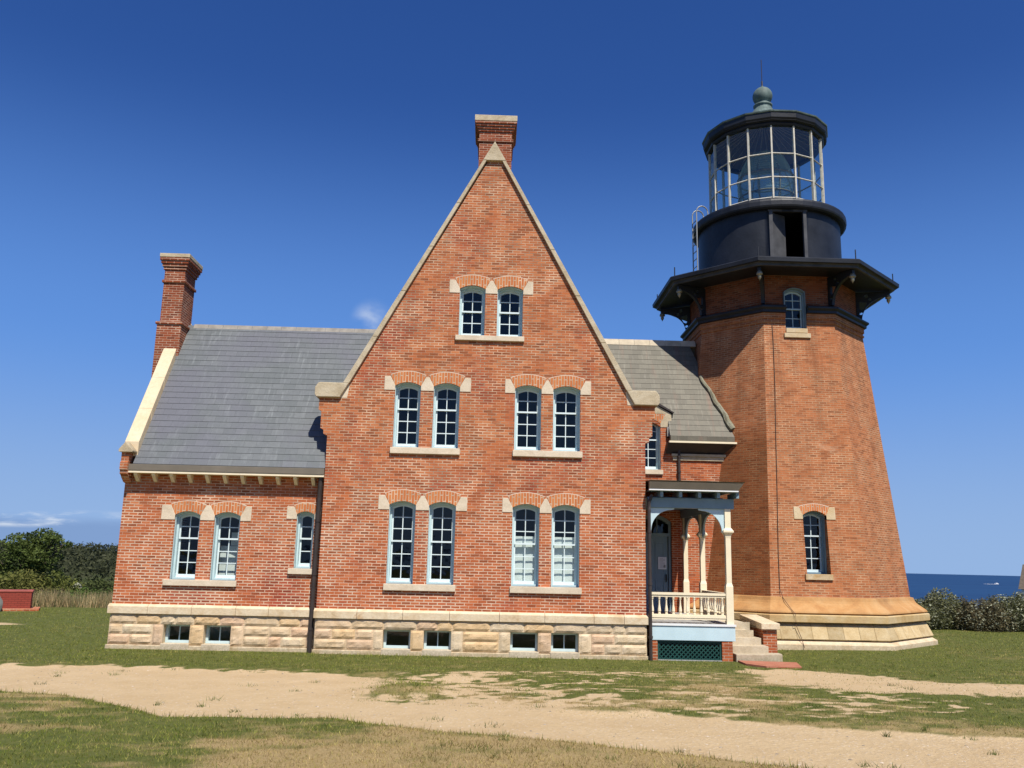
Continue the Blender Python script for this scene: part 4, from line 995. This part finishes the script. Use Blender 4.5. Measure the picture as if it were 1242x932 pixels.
def np_mesh(name, V, faces, k, cols=None, m=None, smooth=False, parent=None):
    me = bpy.data.meshes.new(name); nv = len(V); nf = len(faces)
    me.vertices.add(nv); me.vertices.foreach_set('co', np.ascontiguousarray(V, np.float32).ravel())
    me.loops.add(nf * k); me.loops.foreach_set('vertex_index', np.ascontiguousarray(faces, np.int32).ravel())
    me.polygons.add(nf); me.polygons.foreach_set('loop_start', np.arange(0, nf * k, k, dtype=np.int32)); 
    me.update(calc_edges=True); 
    if smooth: me.polygons.foreach_set('use_smooth', np.ones(nf, bool))
    if cols is not None:
        at = me.color_attributes.new('tint', 'FLOAT_COLOR', 'POINT'); at.data.foreach_set('color', np.ascontiguousarray(np.c_[cols, np.ones(nv)], np.float32).ravel())
    if m: me.materials.append(m)
    return link(bpy.data.objects.new(name, me), parent)
dv = dirt(V[:, 0], V[:, 1]) * (np.abs(V[:, 0]) < 34) * (V[:, 1] < 9); dr_ = dry(V[:, 0], V[:, 1])
wild = sst(14, 18, V[:, 1])
t = NT('turf_and_sand'); a = t.n('ShaderNodeVertexColor'); a.layer_name = 'tint'; sp = t.n('ShaderNodeSeparateColor'); t.l(a.outputs[0], sp.inputs[0])
ob = t.coord(); n1 = t.noise(ob, 5., 6, .65); n2 = t.noise(ob, 38., 5, .7); n3 = t.noise(ob, 1.2, 4)
sand = t.ramp(n3, [(.3, (.50, .355, .185)), (.7, (.58, .43, .245))]); sand = t.mix(t.mr(n2, .3, .7, 0, .6), sand, t.mix(n1, (.30, .20, .10), (.70, .55, .35)))
peb = t.n('ShaderNodeTexVoronoi'); t.l(ob, peb.inputs['Vector']); peb.inputs['Scale'].default_value = 16.
sand = t.mix(t.mr(peb.outputs['Distance'], .14, .30, .75, 0), sand, t.mix(peb.outputs['Color'], (.40, .31, .22), (.74, .64, .50)))
grn = t.ramp(n1, [(.25, (.065, .08, .018)), (.5, (.105, .118, .028)), (.8, (.16, .145, .045))])
tan = t.ramp(n2, [(.25, (.24, .165, .07)), (.75, (.45, .335, .16))])
g = t.mix(t.mr(t.math('ADD', sp.outputs[1], t.math('MULTIPLY', t.math('SUBTRACT', n1, .5), .6)), .25, .75), grn, tan)
g = t.mix(sp.outputs[2], g, (.05, .06, .02))
f = t.mr(t.math('ADD', sp.outputs[0], t.math('MULTIPLY', t.math('SUBTRACT', n2, .5), .5)),   .30, .70)
t.base(t.mix(f, g, sand), .95, .15); t.bump(t.math('ADD', n2, t.math('MULTIPLY', peb.outputs['Distance'], -.6)), .6, .05)
ground = np_mesh('ground', V, Q, 4, np.c_[dv, dr_, wild], t.m, True); tag(ground, 'grassy level ground with a worn sandy path crossing in front of the house', 'ground', kind='structure')
# sea
q = MB(); q.face([(12000 * math.cos(a), 12000 * math.sin(a), -46.) for a in np.linspace(0, 2 * math.pi, 97)[:-1]])
t = NT('sea_water'); v = t.coord('Object', (.02, .05, 1)); n = t.noise(v, 1., 5, .6)
v2 = t.coord('Object', (.0006, .004, 1)); c = t.mix(t.mr(t.noise(v2, 1., 3), .35, .65), (.006, .028, .085), (.010, .042, .11)); t.base(c, .45, .12); t.bump(n, .4, 2.)
tag(q.build('sea', t.m, None), 'deep blue open sea beyond the hedge out to the horizon', 'sea', kind='structure')

# ------------------------------------------------------------------ GRASS
rg = np.random.default_rng(5)
def blades(x, y, h, w, col, lean=.5):
    n = len(x); z = gz(x, y); a = rg.uniform(0, 2 * np.pi, n); lx = rg.normal(0, lean, n) * h; ly = rg.normal(0, lean, n) * h
    dx, dy = np.cos(a) * w * .5, np.sin(a) * w * .5
    V = np.empty((n, 3, 3)); V[:, 0] = np.c_[x - dx, y - dy, z - .01]; V[:, 1] = np.c_[x + dx, y + dy, z - .01]; V[:, 2] = np.c_[x + lx, y + ly, z + h]
    C = np.repeat(col[:, None, :], 3, 1); return V.reshape(-1, 3), C.reshape(-1, 3)
def scatter(n, r0, r1, p, th0=-46, th1=44):
    u = rg.uniform(0, 1, n); e = 2 - p; r = (r0 ** e + u * (r1 ** e - r0 ** e)) ** (1 / e); th = np.radians(rg.uniform(th0, th1, n))
    return .1 + r * np.sin(th), -21.4 + r * np.cos(th), r
x, y, r = scatter(560000, 5.6, 40., 1.55)
d = dirt(x, y); dd = dry(x, y); clump = fbm(x * 4, y * 4, 91, 3)
tuft = sst(.52, .62, fbm(x * 6, y * 6, 131, 3)) * np.maximum(sst(.1, .6, sdist(x, y, PATCH) + .4), sst(-2.6, -1.4, x) * sst(-8.4, -7.6, y)) + .25 * sst(.66, .76, fbm(x * 7, y * 7, 141, 3)) * sst(-5.5, -4, y)
keep = (rg.uniform(0, 1, len(x)) > np.clip(d * 1.15 - .75 * tuft, 0, 1.05) + .08) & (clump + .22 * rg.normal(size=len(x)) > .34)
keep &= ~((y > -.05) & (x > -8.8) & (x < 6.0) & (y < 9)) & ~((np.hypot(x - 9.44, y - 7) < 4.3)) & ~((x > 5.9) & (x < 7.3) & (y > -.25) & (y < 8)) & ~((x > 6.0) & (x < 7.3) & (y > -1.28) & (y < 0)) & (y < 14)
x, y, r, dd, d = x[keep], y[keep], r[keep], dd[keep], d[keep]; n = len(x)
lush = fbm(x * .8, y * .8, 101, 3)
h = (.012 + .026 * rg.random(n)) * (.75 + .7 * lush) + .05 * np.exp(-((y + .25) / .22) ** 2) * (x > -9) * (x < 4) * rg.random(n); h *= (1 - .35 * d)
mo = np.exp(-(((x + 1.12) / .58) ** 2 + ((y + 6.7) / .55) ** 2)); h = h * (1 + 1.2 * mo)
w = .0045 + .00050 * r
u = rg.random((n, 1)); k = np.clip(dd + .25 * rg.normal(size=n), 0, 1)[:, None]
k = k * (1 - .8 * mo[:, None])
G0 = np.array([.085, .125, .014]); G1 = np.array([.275, .295, .05]); T0 = np.array([.30, .21, .08]); T1 = np.array([.55, .42, .19])
col = (G0 + (G1 - G0) * u) * (1 - k) + (T0 + (T1 - T0) * u) * k
col = col * (.62 + .8 * fbm(x * 3.3, y * 3.3, 151, 3))[:, None]
P1, C1 = blades(x, y, h, w, col, .8)
# longer weeds along the edge of the path
m = 900; ii = rg.integers(2, 15, m); A = np.array(NEAR); tt = rg.random(m)[:, None]; pq = A[ii] + (A[ii + 1] - A[ii]) * tt
xx = pq[:, 0] + rg.normal(0, .06, m); yy = pq[:, 1] - np.abs(rg.normal(.05, .09, m)); cu = (G0 + (G1 - G0) * rg.random((m, 1))); cu[::4] = T0
P2, C2 = blades(xx, yy, .03 + .07 * rg.random(m) ** 3, np.full(m, .01), cu, .35)
V = np.r_[P1, P2]; C = np.r_[C1, C2]; F = np.arange(len(V)).reshape(-1, 3)
gr = np_mesh('grass', V, F, 3, C, M['grass']); tag(gr, 'short worn grass, green by the house and straw coloured in the foreground', 'grass', kind='stuff')
# weeds and tufts standing a little higher than the turf
m = 420; cx, cy, cr = scatter(m, 5.8, 26., 1.3); k = dirt(cx, cy); ok = (cy < -.4) & (rg.random(m) > .65 * k) & ~((cx > 5.8) & (cx < 7.5) & (cy > -1.4)); cx, cy = cx[ok], cy[ok]; m = len(cx); q_ = 26
sp_ = np.repeat(.03 + .07 * rg.random(m), q_); tx = np.repeat(cx, q_) + rg.normal(0, 1, m * q_) * sp_; ty = np.repeat(cy, q_) + rg.normal(0, 1, m * q_) * sp_
tc_ = np.repeat((np.array([.06, .095, .016]) + np.array([.09, .10, .03]) * rg.random((m, 1))), q_, 0) * (.7 + .6 * rg.random((m * q_, 1)))
P1, C1 = blades(tx, ty, (.02 + .045 * rg.random(m * q_)) * np.repeat(.6 + .8 * rg.random(m), q_), np.full(m * q_, .009), tc_, .7)
tf = np_mesh('turf_tufts', P1, np.arange(len(P1)).reshape(-1, 3), 3, C1, M['grass']); tag(tf, 'darker green weed tufts dotted over the lawn and the edges of the sandy path', 'weeds', kind='stuff')
# loose stones on the path
m = 1500; cx, cy, cr = scatter(m * 3, 6., 24., 1.2); ok = (dirt(cx, cy) > .7) & (cy < -1.5); cx, cy = cx[ok][:m], cy[ok][:m]; m = len(cx)
oc = np.array([(1, 0, 0), (0, 1, 0), (-1, 0, 0), (0, -1, 0), (0, 0, .7), (.7, .7, .3), (-.7, .7, .3), (-.7, -.7, .3), (.7, -.7, .3)], float)
fc = np.array([(0, 5, 4), (5, 1, 4), (1, 6, 4), (6, 2, 4), (2, 7, 4), (7, 3, 4), (3, 8, 4), (8, 0, 4)])
sz_ = (.006 + .016 * rg.random(m) ** 3)[:, None, None]; jt = 1 + .5 * (rg.random((m, 9, 1)) - .5); Vp = oc[None] * sz_ * jt * np.array([1, .8, .8]); Vp[:, :, 0] += cx[:, None]; Vp[:, :, 1] += cy[:, None]; Vp[:, :, 2] += gz(cx, cy)[:, None]
pc = np.repeat(np.array([.40, .33, .25])[None] * (.55 + 1.1 * rg.random((m, 1))), 9, 0)
pb = np_mesh('pebbles', Vp.reshape(-1, 3), (np.arange(m)[:, None, None] * 9 + fc[None]).reshape(-1, 3), 3, pc, m_leaf('pebble_stone', .0, .85)); tag(pb, 'small pale loose stones scattered over the sandy path', 'pebbles', kind='stuff')
# tall straw-coloured grass in front of the thicket on the left
n = 22000; x = rg.uniform(-30, -10, n); y = 14.6 + .9 * rg.random(n) + .5 * np.sin(x * .7) + 1.1 * rg.random(n) ** 2; den = fbm(x * .8, y * .3, 111, 3)
keep = den + .2 * rg.normal(size=n) > .42; x, y = x[keep], y[keep]; n = len(x); u = rg.random((n, 1))
col = np.where(rg.random((n, 1)) < .68, np.array([.30, .22, .105]) + u * np.array([.22, .18, .12]), np.array([.08, .10, .03]) + u * .05)
P1, C1 = blades(x, y, (.30 + .45 * rg.random(n)) * (.6 + .8 * den[keep]), np.full(n, .018), col * (.6 + .8 * fbm(x * 1.7, y * .5, 161, 3))[:, None] * 1.25, .25)
tg = np_mesh('tall_grass', P1, np.arange(len(P1)).reshape(-1, 3), 3, C1, M['grass']); tag(tg, 'tall straw coloured grass along the foot of the green thicket', 'tall grass', kind='stuff')

# ------------------------------------------------------------------ SHRUBS AND TREES
def leaves(blobs, n, size, c0, c1, seed, flat=.2, hole=.38, nf=1.2, tip=None, tipk=.0):
    """leaf cards through the outer part of a set of ellipsoids (centre, radii)"""
    g = np.random.default_rng(seed); vol = np.array([b[1][0] * b[1][1] * b[1][2] for b in blobs]) ** .75; pick = g.choice(len(blobs), n, p=vol / vol.sum())
    C = np.array([b[0] for b in blobs], float)[pick]; R = np.array([b[1] for b in blobs], float)[pick]
    d = g.normal(size=(n, 3)); d /= np.linalg.norm(d, axis=1)[:, None]; rr = g.random(n) ** .30; lump = fbm(d[:, 0] * 2.2 + pick * 3.1, d[:, 1] * 2.2 + d[:, 2] * 2.7, seed, 4)
    P = C + d * R * (rr * (.70 + .65 * lump))[:, None]
    nz = fbm(P[:, 0] * nf + P[:, 2] * .7 * nf, P[:, 1] * nf - P[:, 2] * nf, seed + 5, 3); P = P[nz > hole * (.7 + .6 * g.random(n))]; n = len(P)
    a = g.normal(size=(n, 3)); a[:, 2] *= .7; a /= np.linalg.norm(a, axis=1)[:, None]; b = np.cross(a, g.normal(size=(n, 3))); b /= np.linalg.norm(b, axis=1)[:, None]
    s = size * (.6 + .8 * g.random(n))[:, None]; a = a * s; b = b * s * .5
    V = np.stack([P - a, P + b * .9 - a * .1, P + a, P - b * .9 - a * .1], 1).reshape(-1, 3)
    u = g.random((n, 1)); big = fbm(P[:, 0] * .9, P[:, 2] * .9 + P[:, 1] * .5, seed + 9, 3)[:, None]; col = np.array(c0) + (np.array(c1) - np.array(c0)) * np.clip(.5 * u + .9 * (big - .25), 0, 1)
    if tip is not None: tk = (g.random((n, 1)) < tipk); col = np.where(tk, np.array(tip) * (.7 + .6 * u), col)
    return V, np.arange(4 * n).reshape(-1, 4), np.repeat(col, 4, 0)
def plant(name, label, cat, base, blobs, n, size, c0, c1, seed, group=None, trunk=.09, stems=3, **k):
    z = float(gz(base[0], base[1])); T = thing(name, label, cat, (base[0], base[1], z), group)
    V, F, C = leaves(blobs, n, size, c0, c1, seed, **k); np_mesh('crown' if trunk > .08 else 'foliage', V, F, 4, C, M['leaf'], parent=T)
    g = random.Random(seed); q = MB(); B = Vector((base[0], base[1], z - .1))
    for (c, r) in (blobs if len(blobs) <= 9 else g.sample(blobs, 9)):
        c = Vector(c); m = B.lerp(c, .5) + Vector((g.uniform(-.15, .15), g.uniform(-.15, .15), .1)) * r[0]
        q.tube([B + Vector((g.uniform(-.1, .1), g.uniform(-.1, .1), 0)), m, c], trunk, 6, trunk * .3)
        for j in range(4):
            e = c + Vector((g.uniform(-1, 1) * r[0], g.uniform(-1, 1) * r[1], g.uniform(-.3, 1) * r[2])) * .75; q.tube([m.lerp(c, .6), e], trunk * .35, 4, trunk * .1)
    q.build('trunk' if trunk > .08 else 'stems', M['bark'], T); return T
def zg(x, y): return float(gz(x, y))
# windswept tree
bl = []
rs = random.Random(4)
for (x, z, rx, rz) in ((-33.4, .5, 1.4, 1.2), (-32.6, 1.5, 1.2, .9), (-31.3, 2.55, 1.2, .8), (-30.3, 3.05, 1.1, .6), (-29.3, 2.9, .8, .42), (-30.9, 1.6, 1.5, 1.2), (-29.8, 1.7, 1.2, .8), (-30.2, .3, 1.5, 1.2), (-32.0, -.2, 1.9, 1.3), (-28.6, 2.6, .55, .30)):
    bl.append(((x + rs.uniform(-.1, .1), 40 + rs.uniform(-.7, .7), z), (rx, rx * 1.1, rz)))
GD, GL = (.026, .045, .010), (.15, .19, .05)
plant('windswept_tree', 'dense dark green tree swept to one side, tallest above the thicket', 'tree', (-31.4, 40.4), bl, 17000, .11, GD, GL, 21, trunk=.16, hole=.42)
bl = [((-36.6, 39, -.6), (2.0, 1.8, 1.6)), ((-35.2, 39.4, .0), (1.3, 1.5, 1.0)), ((-38.3, 40, -.1), (2.0, 2.0, 1.4)), ((-34.6, 38.6, -.6), (1.5, 1.5, 1.3))]
plant('broadleaf_tree', 'bright green leafy tree cut by the photo edge behind the red brick block', 'tree', (-36.6, 39.6), bl, 11000, .11, (.025, .05, .010), (.12, .18, .04), 22, trunk=.14, hole=.36)
# shrubs in front of the trees
SH = 'shrubs of the thicket on the left'
spec = [
 ('olive green shrub with long arching sprays, directly above the red brick block', (-21.8, 22), ((-21.8, 22, .25), (1.25, 1.1, .95)), (.06, .07, .016), (.19, .18, .05), 2600),
 ('yellowish green shrub at the left edge of the photo, beside the brick block', (-22.9, 22.5), ((-22.9, 22.5, .30), (1.4, 1.1, .95)), (.06, .075, .016), (.18, .19, .05), 2600),
 ('yellow green rounded shrub in the middle of the thicket, under the windswept tree', (-20.5, 22.5), ((-20.5, 22.5, .25), (1.1, 1.0, .85)), (.05, .07, .015), (.17, .18, .045), 2300),
 ('low leafy green shrub between the pale boulder and the corner of the house', (-18.5, 21), ((-18.5, 21, -.05), (1.2, .9, .55)), (.03, .06, .012), (.12, .17, .04), 1800),
 ('low dull green bush filling the gap behind the straw grass beside the boulder', (-20.2, 26), ((-20.2, 26, .0), (2.2, 1.2, .85)), (.035, .05, .014), (.11, .13, .045), 3000),
 ('low green shrub closest to the left corner of the house', (-17.3, 21), ((-17.3, 21, -.05), (.9, .9, .6)), (.03, .06, .012), (.11, .16, .04), 1800)]
for (lb, ba, b, c0, c1, n) in spec:
    (cx, cy, cz), (rx, ry, rz) = b; bb = [((cx, cy, cz + .0), (rx, ry, rz)), ((cx - rx * .5, cy, cz - .3), (rx * .7, ry, rz * .7)), ((cx + rx * .5, cy - .2, cz - .3), (rx * .7, ry, rz * .7))]
    plant('shrub', lb, 'shrub', ba, bb, int(n * 2.2), .075, c0, tuple(1.15 * v for v in c1), int(cx * -10), SH, trunk=.03, hole=.32)
DK = 'dark trees on the slope beyond the thicket'
for i, (x, y, z, r, lb) in enumerate(((-30.4, 46, -1.0, 1.4, 'dark bushy tree right beside the windswept tree'), (-27.7, 44, -.8, 1.3, 'blackish round tree lower down, half hidden by the house corner'), (-29.2, 45, -1.4, 1.2, 'dark low tree behind the pale boulder'), (-27.0, 46, -1.2, 1.2, 'dark tree whose crown touches the left wall of the house'))):
    plant('dark_tree', lb, 'tree', (x, y), [((x, y, z), (r, r, r * .75)), ((x + .8, y + .4, z - .5), (r * .8, r, r * .6)), ((x - .9, y, z - .6), (r * .8, r, r * .6))], 7000, .10, (.024, .028, .010), (.085, .092, .034), 60 + i, DK, trunk=.1, hole=.34)
# wooded hill in the distance
g = np.random.default_rng(8); cs = []
for k in range(620):
    x = g.uniform(-190, -36); y = g.uniform(75, 215); cs.append(((x, y, zg(x, y) + 1.0), (g.uniform(2., 4.), g.uniform(2, 4), g.uniform(1.2, 2.3))))
V, F, C = leaves(cs, 110000, .28, (.030, .036, .018), (.085, .090, .045), 77, hole=.25, nf=.3); fw = np_mesh('far_woods', V, F, 4, C, M['leaf']); tag(fw, 'dull green wooded hillside far behind the thicket', 'woods', kind='stuff')
# pale boulder in the thicket
bm = bmesh.new(); bmesh.ops.create_icosphere(bm, subdivisions=4, radius=1)
for v in bm.verts:
    p = v.co; k = 1 + .25 * (float(fbm(p.x * 1.3 + 4, p.y * 1.3 + p.z, 5, 4)) - .5); v.co = Vector((p.x * .36 * k, p.y * .3 * k, p.z * .55 * k))
me = bpy.data.meshes.new('boulder'); bm.to_mesh(me); bm.free(); me.materials.append(m_simple('lichened_boulder', (.25, .25, .18), .9, .2, 5))
bo = link(bpy.data.objects.new('boulder', me)); bo.location = (-19.85, 23.0, .14); tag(bo, 'pale rounded boulder half sunk in the green thicket', 'boulder')
# red brick block at the left edge with a grey stone leaning on it
BK = thing('brick_block', 'low red painted brick block standing on the grass at the left edge of the photo', 'brick block', (-17.5, 12.6, 0))
q = MB(); q.prism([(-18.5, .05), (-16.85, .05), (-16.85, .68), (-18.5, .68)], XZ(12.3), XZ(13.3)); q.build('block', m_brick('painted_red_brick', [(.24, .045, .032), (.30, .06, .04), (.27, .05, .035)], (.20, .045, .035), .008), BK, bevel=.02)
box('block_footing', M['brick_deep'], BK, -18.6, -16.55, 12.15, 13.4, -.1, .09, bevel=.02); box('block_cap', m_simple('faded_red_paint', (.30, .075, .055), .8, .2, 4), BK, -18.5, -16.82, 12.28, 13.32, .665, .735, bevel=.02)
BK.rotation_euler = (0, 0, R_(24))
bm = bmesh.new(); bmesh.ops.create_icosphere(bm, subdivisions=4, radius=1)
for v in bm.verts:
    p = v.co; k = 1 + .3 * (float(fbm(p.x * 1.5 + 9, p.y * 1.5 - p.z, 15, 4)) - .5); v.co = Vector((p.x * .50 * k, p.y * .22 * k, p.z * .50 * k))
me = bpy.data.meshes.new('grey_stone'); bm.to_mesh(me); bm.free(); me.materials.append(m_simple('dark_grey_stone', (.19, .19, .175), .9, .3, 5, bump=.4))
bo = link(bpy.data.objects.new('grey_stone', me)); bo.location = (-17.92, 11.85, .20); tag(bo, 'grey upright stone leaning in front of the red brick block', 'stone')
# hedge of silvery shrubs on the right
HG = 'silvery shrubs along the seaward edge of the lawn'
lab = ['silvery green shrub touching the foot of the lighthouse', 'tall silvery shrub with the highest sprays, second from the lighthouse', 'dark brownish green shrub between the two taller silvery ones', 'rounded silvery shrub under the distant boat', 'dense silver tipped shrub close to the shingled cottage', 'silvery green shrub at the right edge of the photo']
for i, (x, top, r) in enumerate(((16.6, .85, .9), (17.9, 1.22, .95), (19.0, .98, .9), (20.2, 1.20, .95), (21.4, 1.12, 1.0), (23.0, 1.05, 1.1))):
    y = 12.9 + .5 * math.sin(i * 2.); hgt = top + .15
    bb = [((x, y, hgt * .42), (r, .9, hgt * .62)), ((x - .5, y + .3, hgt * .32), (r * .8, .9, hgt * .5)), ((x + .5, y + .2, hgt * .33), (r * .8, .9, hgt * .5))]
    for k in range(9):
        a = rs.uniform(-.7, .7); bb.append(((x + a, y + rs.uniform(-.3, .5), hgt * rs.uniform(.68, .92)), (.10, .12, .30)))
    c0, c1 = ((.055, .062, .022), (.21, .21, .10)) if i != 2 else ((.06, .05, .024), (.18, .15, .08))
    plant('silver_shrub', lab[i], 'shrub', (x, y), bb, 11000, .045, c0, c1, 90 + i, HG, trunk=.03, hole=.33, tip=(.38, .39, .27), tipk=.2)
# shingled cottage far to the right
x0, x1, y0, y1, ze, zr = 37.12, 43.5, 40, 44.5, 1.10, 2.75
zc = zg(38.5, 41) ; CT = thing('shingled_cottage', 'small shingled cottage with white corner board, cut by the right edge of the photo', 'cottage', (x0, y0, zc))
box('wall', M['shingle'], CT, x0, x1, y0, y1, zc - .5, ze)
for (a, b) in ((x0 - .02, x0 + .14),): box('corner_board', M['white'], CT, a, b, y0 - .02, y0 + .14, zc - .4, ze - .02)
q = MB(); e = .22; A = [(x0 - e, y0 - e, ze - .05), (x1 + e, y0 - e, ze - .05), (x1 + e, y1 + e, ze - .05), (x0 - e, y1 + e, ze - .05)]; r0, r1 = (x0 + .1, (y0 + y1) / 2, zr), (x1 - .1, (y0 + y1) / 2, zr)
q.face([A[0], A[1], r1, r0]); q.face([A[1], A[2], r1]); q.face([A[2], A[3], r0, r1]); q.face([A[3], A[0], r0]); q.face(A); q.build('roof', M['shingle'], CT)
wd = box('window', M['white'], CT, 38.6, 39.6, y0 - .05, y0 + .05, zc + .8, zc + 1.75); box('pane', M['glass'], wd, 38.7, 39.5, y0 - .06, y0 - .052, zc + .88, zc + 1.68)
CT.rotation_euler = (0, 0, R_(-33))
# fishing boat with its wake
bx, by, bz = 1930., 3340., -46.
BT = thing('fishing_boat', 'tiny white boat with a foaming wake far out on the blue sea', 'boat', (bx, by, bz))
q = MB(); n = 10; st = []
for k in range(n + 1):
    t_ = k / n; w = 2.6 * (1 - max(0, (t_ - .55) / .45) ** 2); xx = bx - 8 + 17 * t_; sh = 2.0 + 1.3 * t_ * t_
    st.append([(xx, by - w, bz + sh), (xx, by - w * .75, bz - .6), (xx, by + w * .75, bz - .6), (xx, by + w, bz + sh)])
for a, b in zip(st, st[1:]):
    for i in range(4): j = (i + 1) % 4; q.face([a[i], a[j], b[j], b[i]])
q.face(st[0]); q.face(st[-1]); q.build('hull', M['white'], BT); box('cabin', M['white'], BT, bx - 1, bx + 4, by - 1.7, by + 1.7, bz + 2.5, bz + 5.2, bevel=.2); q = MB(); q.tube([(bx - 2, by, bz + 2), (bx - 2, by, bz + 8)], .15, 6); q.build('mast', M['white'], BT)
q = MB()
for k in range(60):
    xx = bx - 8 - rs.random() ** 1.4 * 34; yy = by + rs.uniform(-9, 9) * (.4 + (bx - 8 - xx) / 26); s = rs.uniform(.8, 2.2); q.box(xx - s * 1.6, xx + s * 1.6, yy - s, yy + s, bz + .02, bz + .1 + .5 * rs.random())
tag(q.build('wake_foam', M['white'], None), 'white foam trailing behind the tiny boat', 'wake', kind='stuff')

# ------------------------------------------------------------------ LIGHT, SKY, CAMERA
AZ, EL = R_(19.), R_(56.)
S = Vector((math.sin(AZ) * math.cos(EL), -math.cos(AZ) * math.cos(EL), math.sin(EL)))
L = bpy.data.lights.new('sun', 'SUN'); L.energy = 4.7; L.angle = R_(.53); L.color = (1., .95, .86)
lo = link(bpy.data.objects.new('sun', L)); lo.rotation_euler = (-S).to_track_quat('-Z', 'Y').to_euler(); lo.location = (20, -40, 40)
W = bpy.data.worlds.new('World'); SC.world = W; W.use_nodes = True; nt = W.node_tree; nt.nodes.clear()
def wn(t, **k):
    q = nt.nodes.new(t)
    for a, b in k.items(): setattr(q, a, b)
    return q
out = wn('ShaderNodeOutputWorld'); bg = wn('ShaderNodeBackground'); nt.links.new(bg.outputs[0], out.inputs[0]); bg.inputs['Strength'].default_value = SKY_S
sky = wn('ShaderNodeTexSky', sky_type='NISHITA'); sky.sun_disc = False; sky.sun_elevation = EL; sky.sun_rotation = math.pi - AZ
sky.altitude = 60; sky.air_density = SKY_AIR; sky.dust_density = SKY_DUST; sky.ozone_density = SKY_OZ
# thin clouds: a low bank over the left horizon and one puff behind the gable
tc = wn('ShaderNodeTexCoord'); mp = wn('ShaderNodeMapping'); mp.inputs['Scale'].default_value = (9., 9., 48.); nt.links.new(tc.outputs['Generated'], mp.inputs[0])
nz = wn('ShaderNodeTexNoise'); nz.inputs['Scale'].default_value = 1.; nz.inputs['Detail'].default_value = 7; nz.inputs['Roughness'].default_value = .6; nt.links.new(mp.outputs[0], nz.inputs['Vector'])
sx = wn('ShaderNodeSeparateXYZ'); nt.links.new(tc.outputs['Generated'], sx.inputs[0])
def wm(op, a, b=0., c=None):
    q = wn('ShaderNodeMath', operation=op)
    for i, v in enumerate((a, b) if c is None else (a, b, c)):
        if isinstance(v, bpy.types.NodeSocket): nt.links.new(v, q.inputs[i])
        else: q.inputs[i].default_value = v
    return q.outputs[0]
def wr(v, a, b, c=0., d=1.):
    q = wn('ShaderNodeMapRange'); q.interpolation_type = 'SMOOTHSTEP'; nt.links.new(v, q.inputs[0])
    for i, w in zip((1, 2, 3, 4), (a, b, c, d)): q.inputs[i].default_value = w
    return q.outputs[0]
def wx(f, a, b):
    q = wn('ShaderNodeMix', data_type='RGBA'); nt.links.new(f, q.inputs['Factor'])
    for i, v in ((6, a), (7, b)):
        if isinstance(v, tuple): q.inputs[i].default_value = (*v, 1)
        else: nt.links.new(v, q.inputs[i])
    return q.outputs[2]
zd = sx.outputs[2]; xd = sx.outputs[0]
hs = wn('ShaderNodeHueSaturation'); hs.inputs['Saturation'].default_value = SKY_SAT; nt.links.new(sky.outputs[0], hs.inputs['Color'])
tm = wn('ShaderNodeMix', data_type='RGBA', blend_type='MULTIPLY'); tm.inputs['Factor'].default_value = 1.; nt.links.new(hs.outputs[0], tm.inputs[6]); tm.inputs[7].default_value = (*SKY_TINT, 1)
col = tm.outputs[2]
tops = wm('MULTIPLY', wm('MULTIPLY', wr(zd, .020, .026), wr(zd, .042, .034)), wm('MULTIPLY', wr(nz.outputs['Fac'], .50, .66), wr(xd, -.3, -.42)))
col = wx(wm('MULTIPLY', wr(zd, .50, .14), .92), col, CL_MID); hz = wm('MULTIPLY', wr(zd, .24, .0), .92); col = wx(hz, col, CL_HAZE); bank = wm('MULTIPLY', wr(wm('ADD', zd, wm('MULTIPLY', nz.outputs['Fac'], .014)), .044, .030), wr(xd, -.25, -.38)); bank = wm('MULTIPLY', bank, .8); col = wx(bank, col, CL_BANK); col = wx(tops, col, CL_WHITE)
mp2 = wn('ShaderNodeMapping'); mp2.inputs['Scale'].default_value = (16., 16., 26.); nt.links.new(tc.outputs['Generated'], mp2.inputs[0])
nz2 = wn('ShaderNodeTexNoise'); nz2.inputs['Scale'].default_value = 1.2; nz2.inputs['Detail'].default_value = 6; nt.links.new(mp2.outputs[0], nz2.inputs['Vector'])
vd = wn('ShaderNodeVectorMath', operation='DISTANCE'); nt.links.new(tc.outputs['Generated'], vd.inputs[0]); vd.inputs[1].default_value = (-.136, .955, .260)
puff = wm('MULTIPLY', wr(vd.outputs['Value'], .028, .0), wr(nz2.outputs['Fac'], .40, .72, 0, .75)); col = wx(puff, col, CL_WHITE)
nt.links.new(col, bg.inputs['Color'])

cam = bpy.data.cameras.new('camera'); cam.sensor_width = 36; cam.lens = 36 * 1065 / 1242; cam.clip_end = 30000; cam.clip_start = .1
co = link(bpy.data.objects.new('camera', cam)); co.matrix_world = Matrix.Translation((.10, -21.4, 2.22)) @ Matrix.Rotation(-.0228, 4, 'Z') @ Matrix.Rotation(math.pi / 2 + .1983, 4, 'X') @ Matrix.Rotation(.0223, 4, 'Z')
SC.camera = co
SC.view_settings.view_transform = 'Standard'; SC.view_settings.look = 'None'; SC.view_settings.gamma = 1; SC.view_settings.exposure = EXPO
SC.cycles.max_bounces = 6; SC.cycles.transparent_max_bounces = 12; SC.cycles.caustics_reflective = False; SC.cycles.caustics_refractive = False
try: SC.cycles.use_denoising = True
except Exception: pass
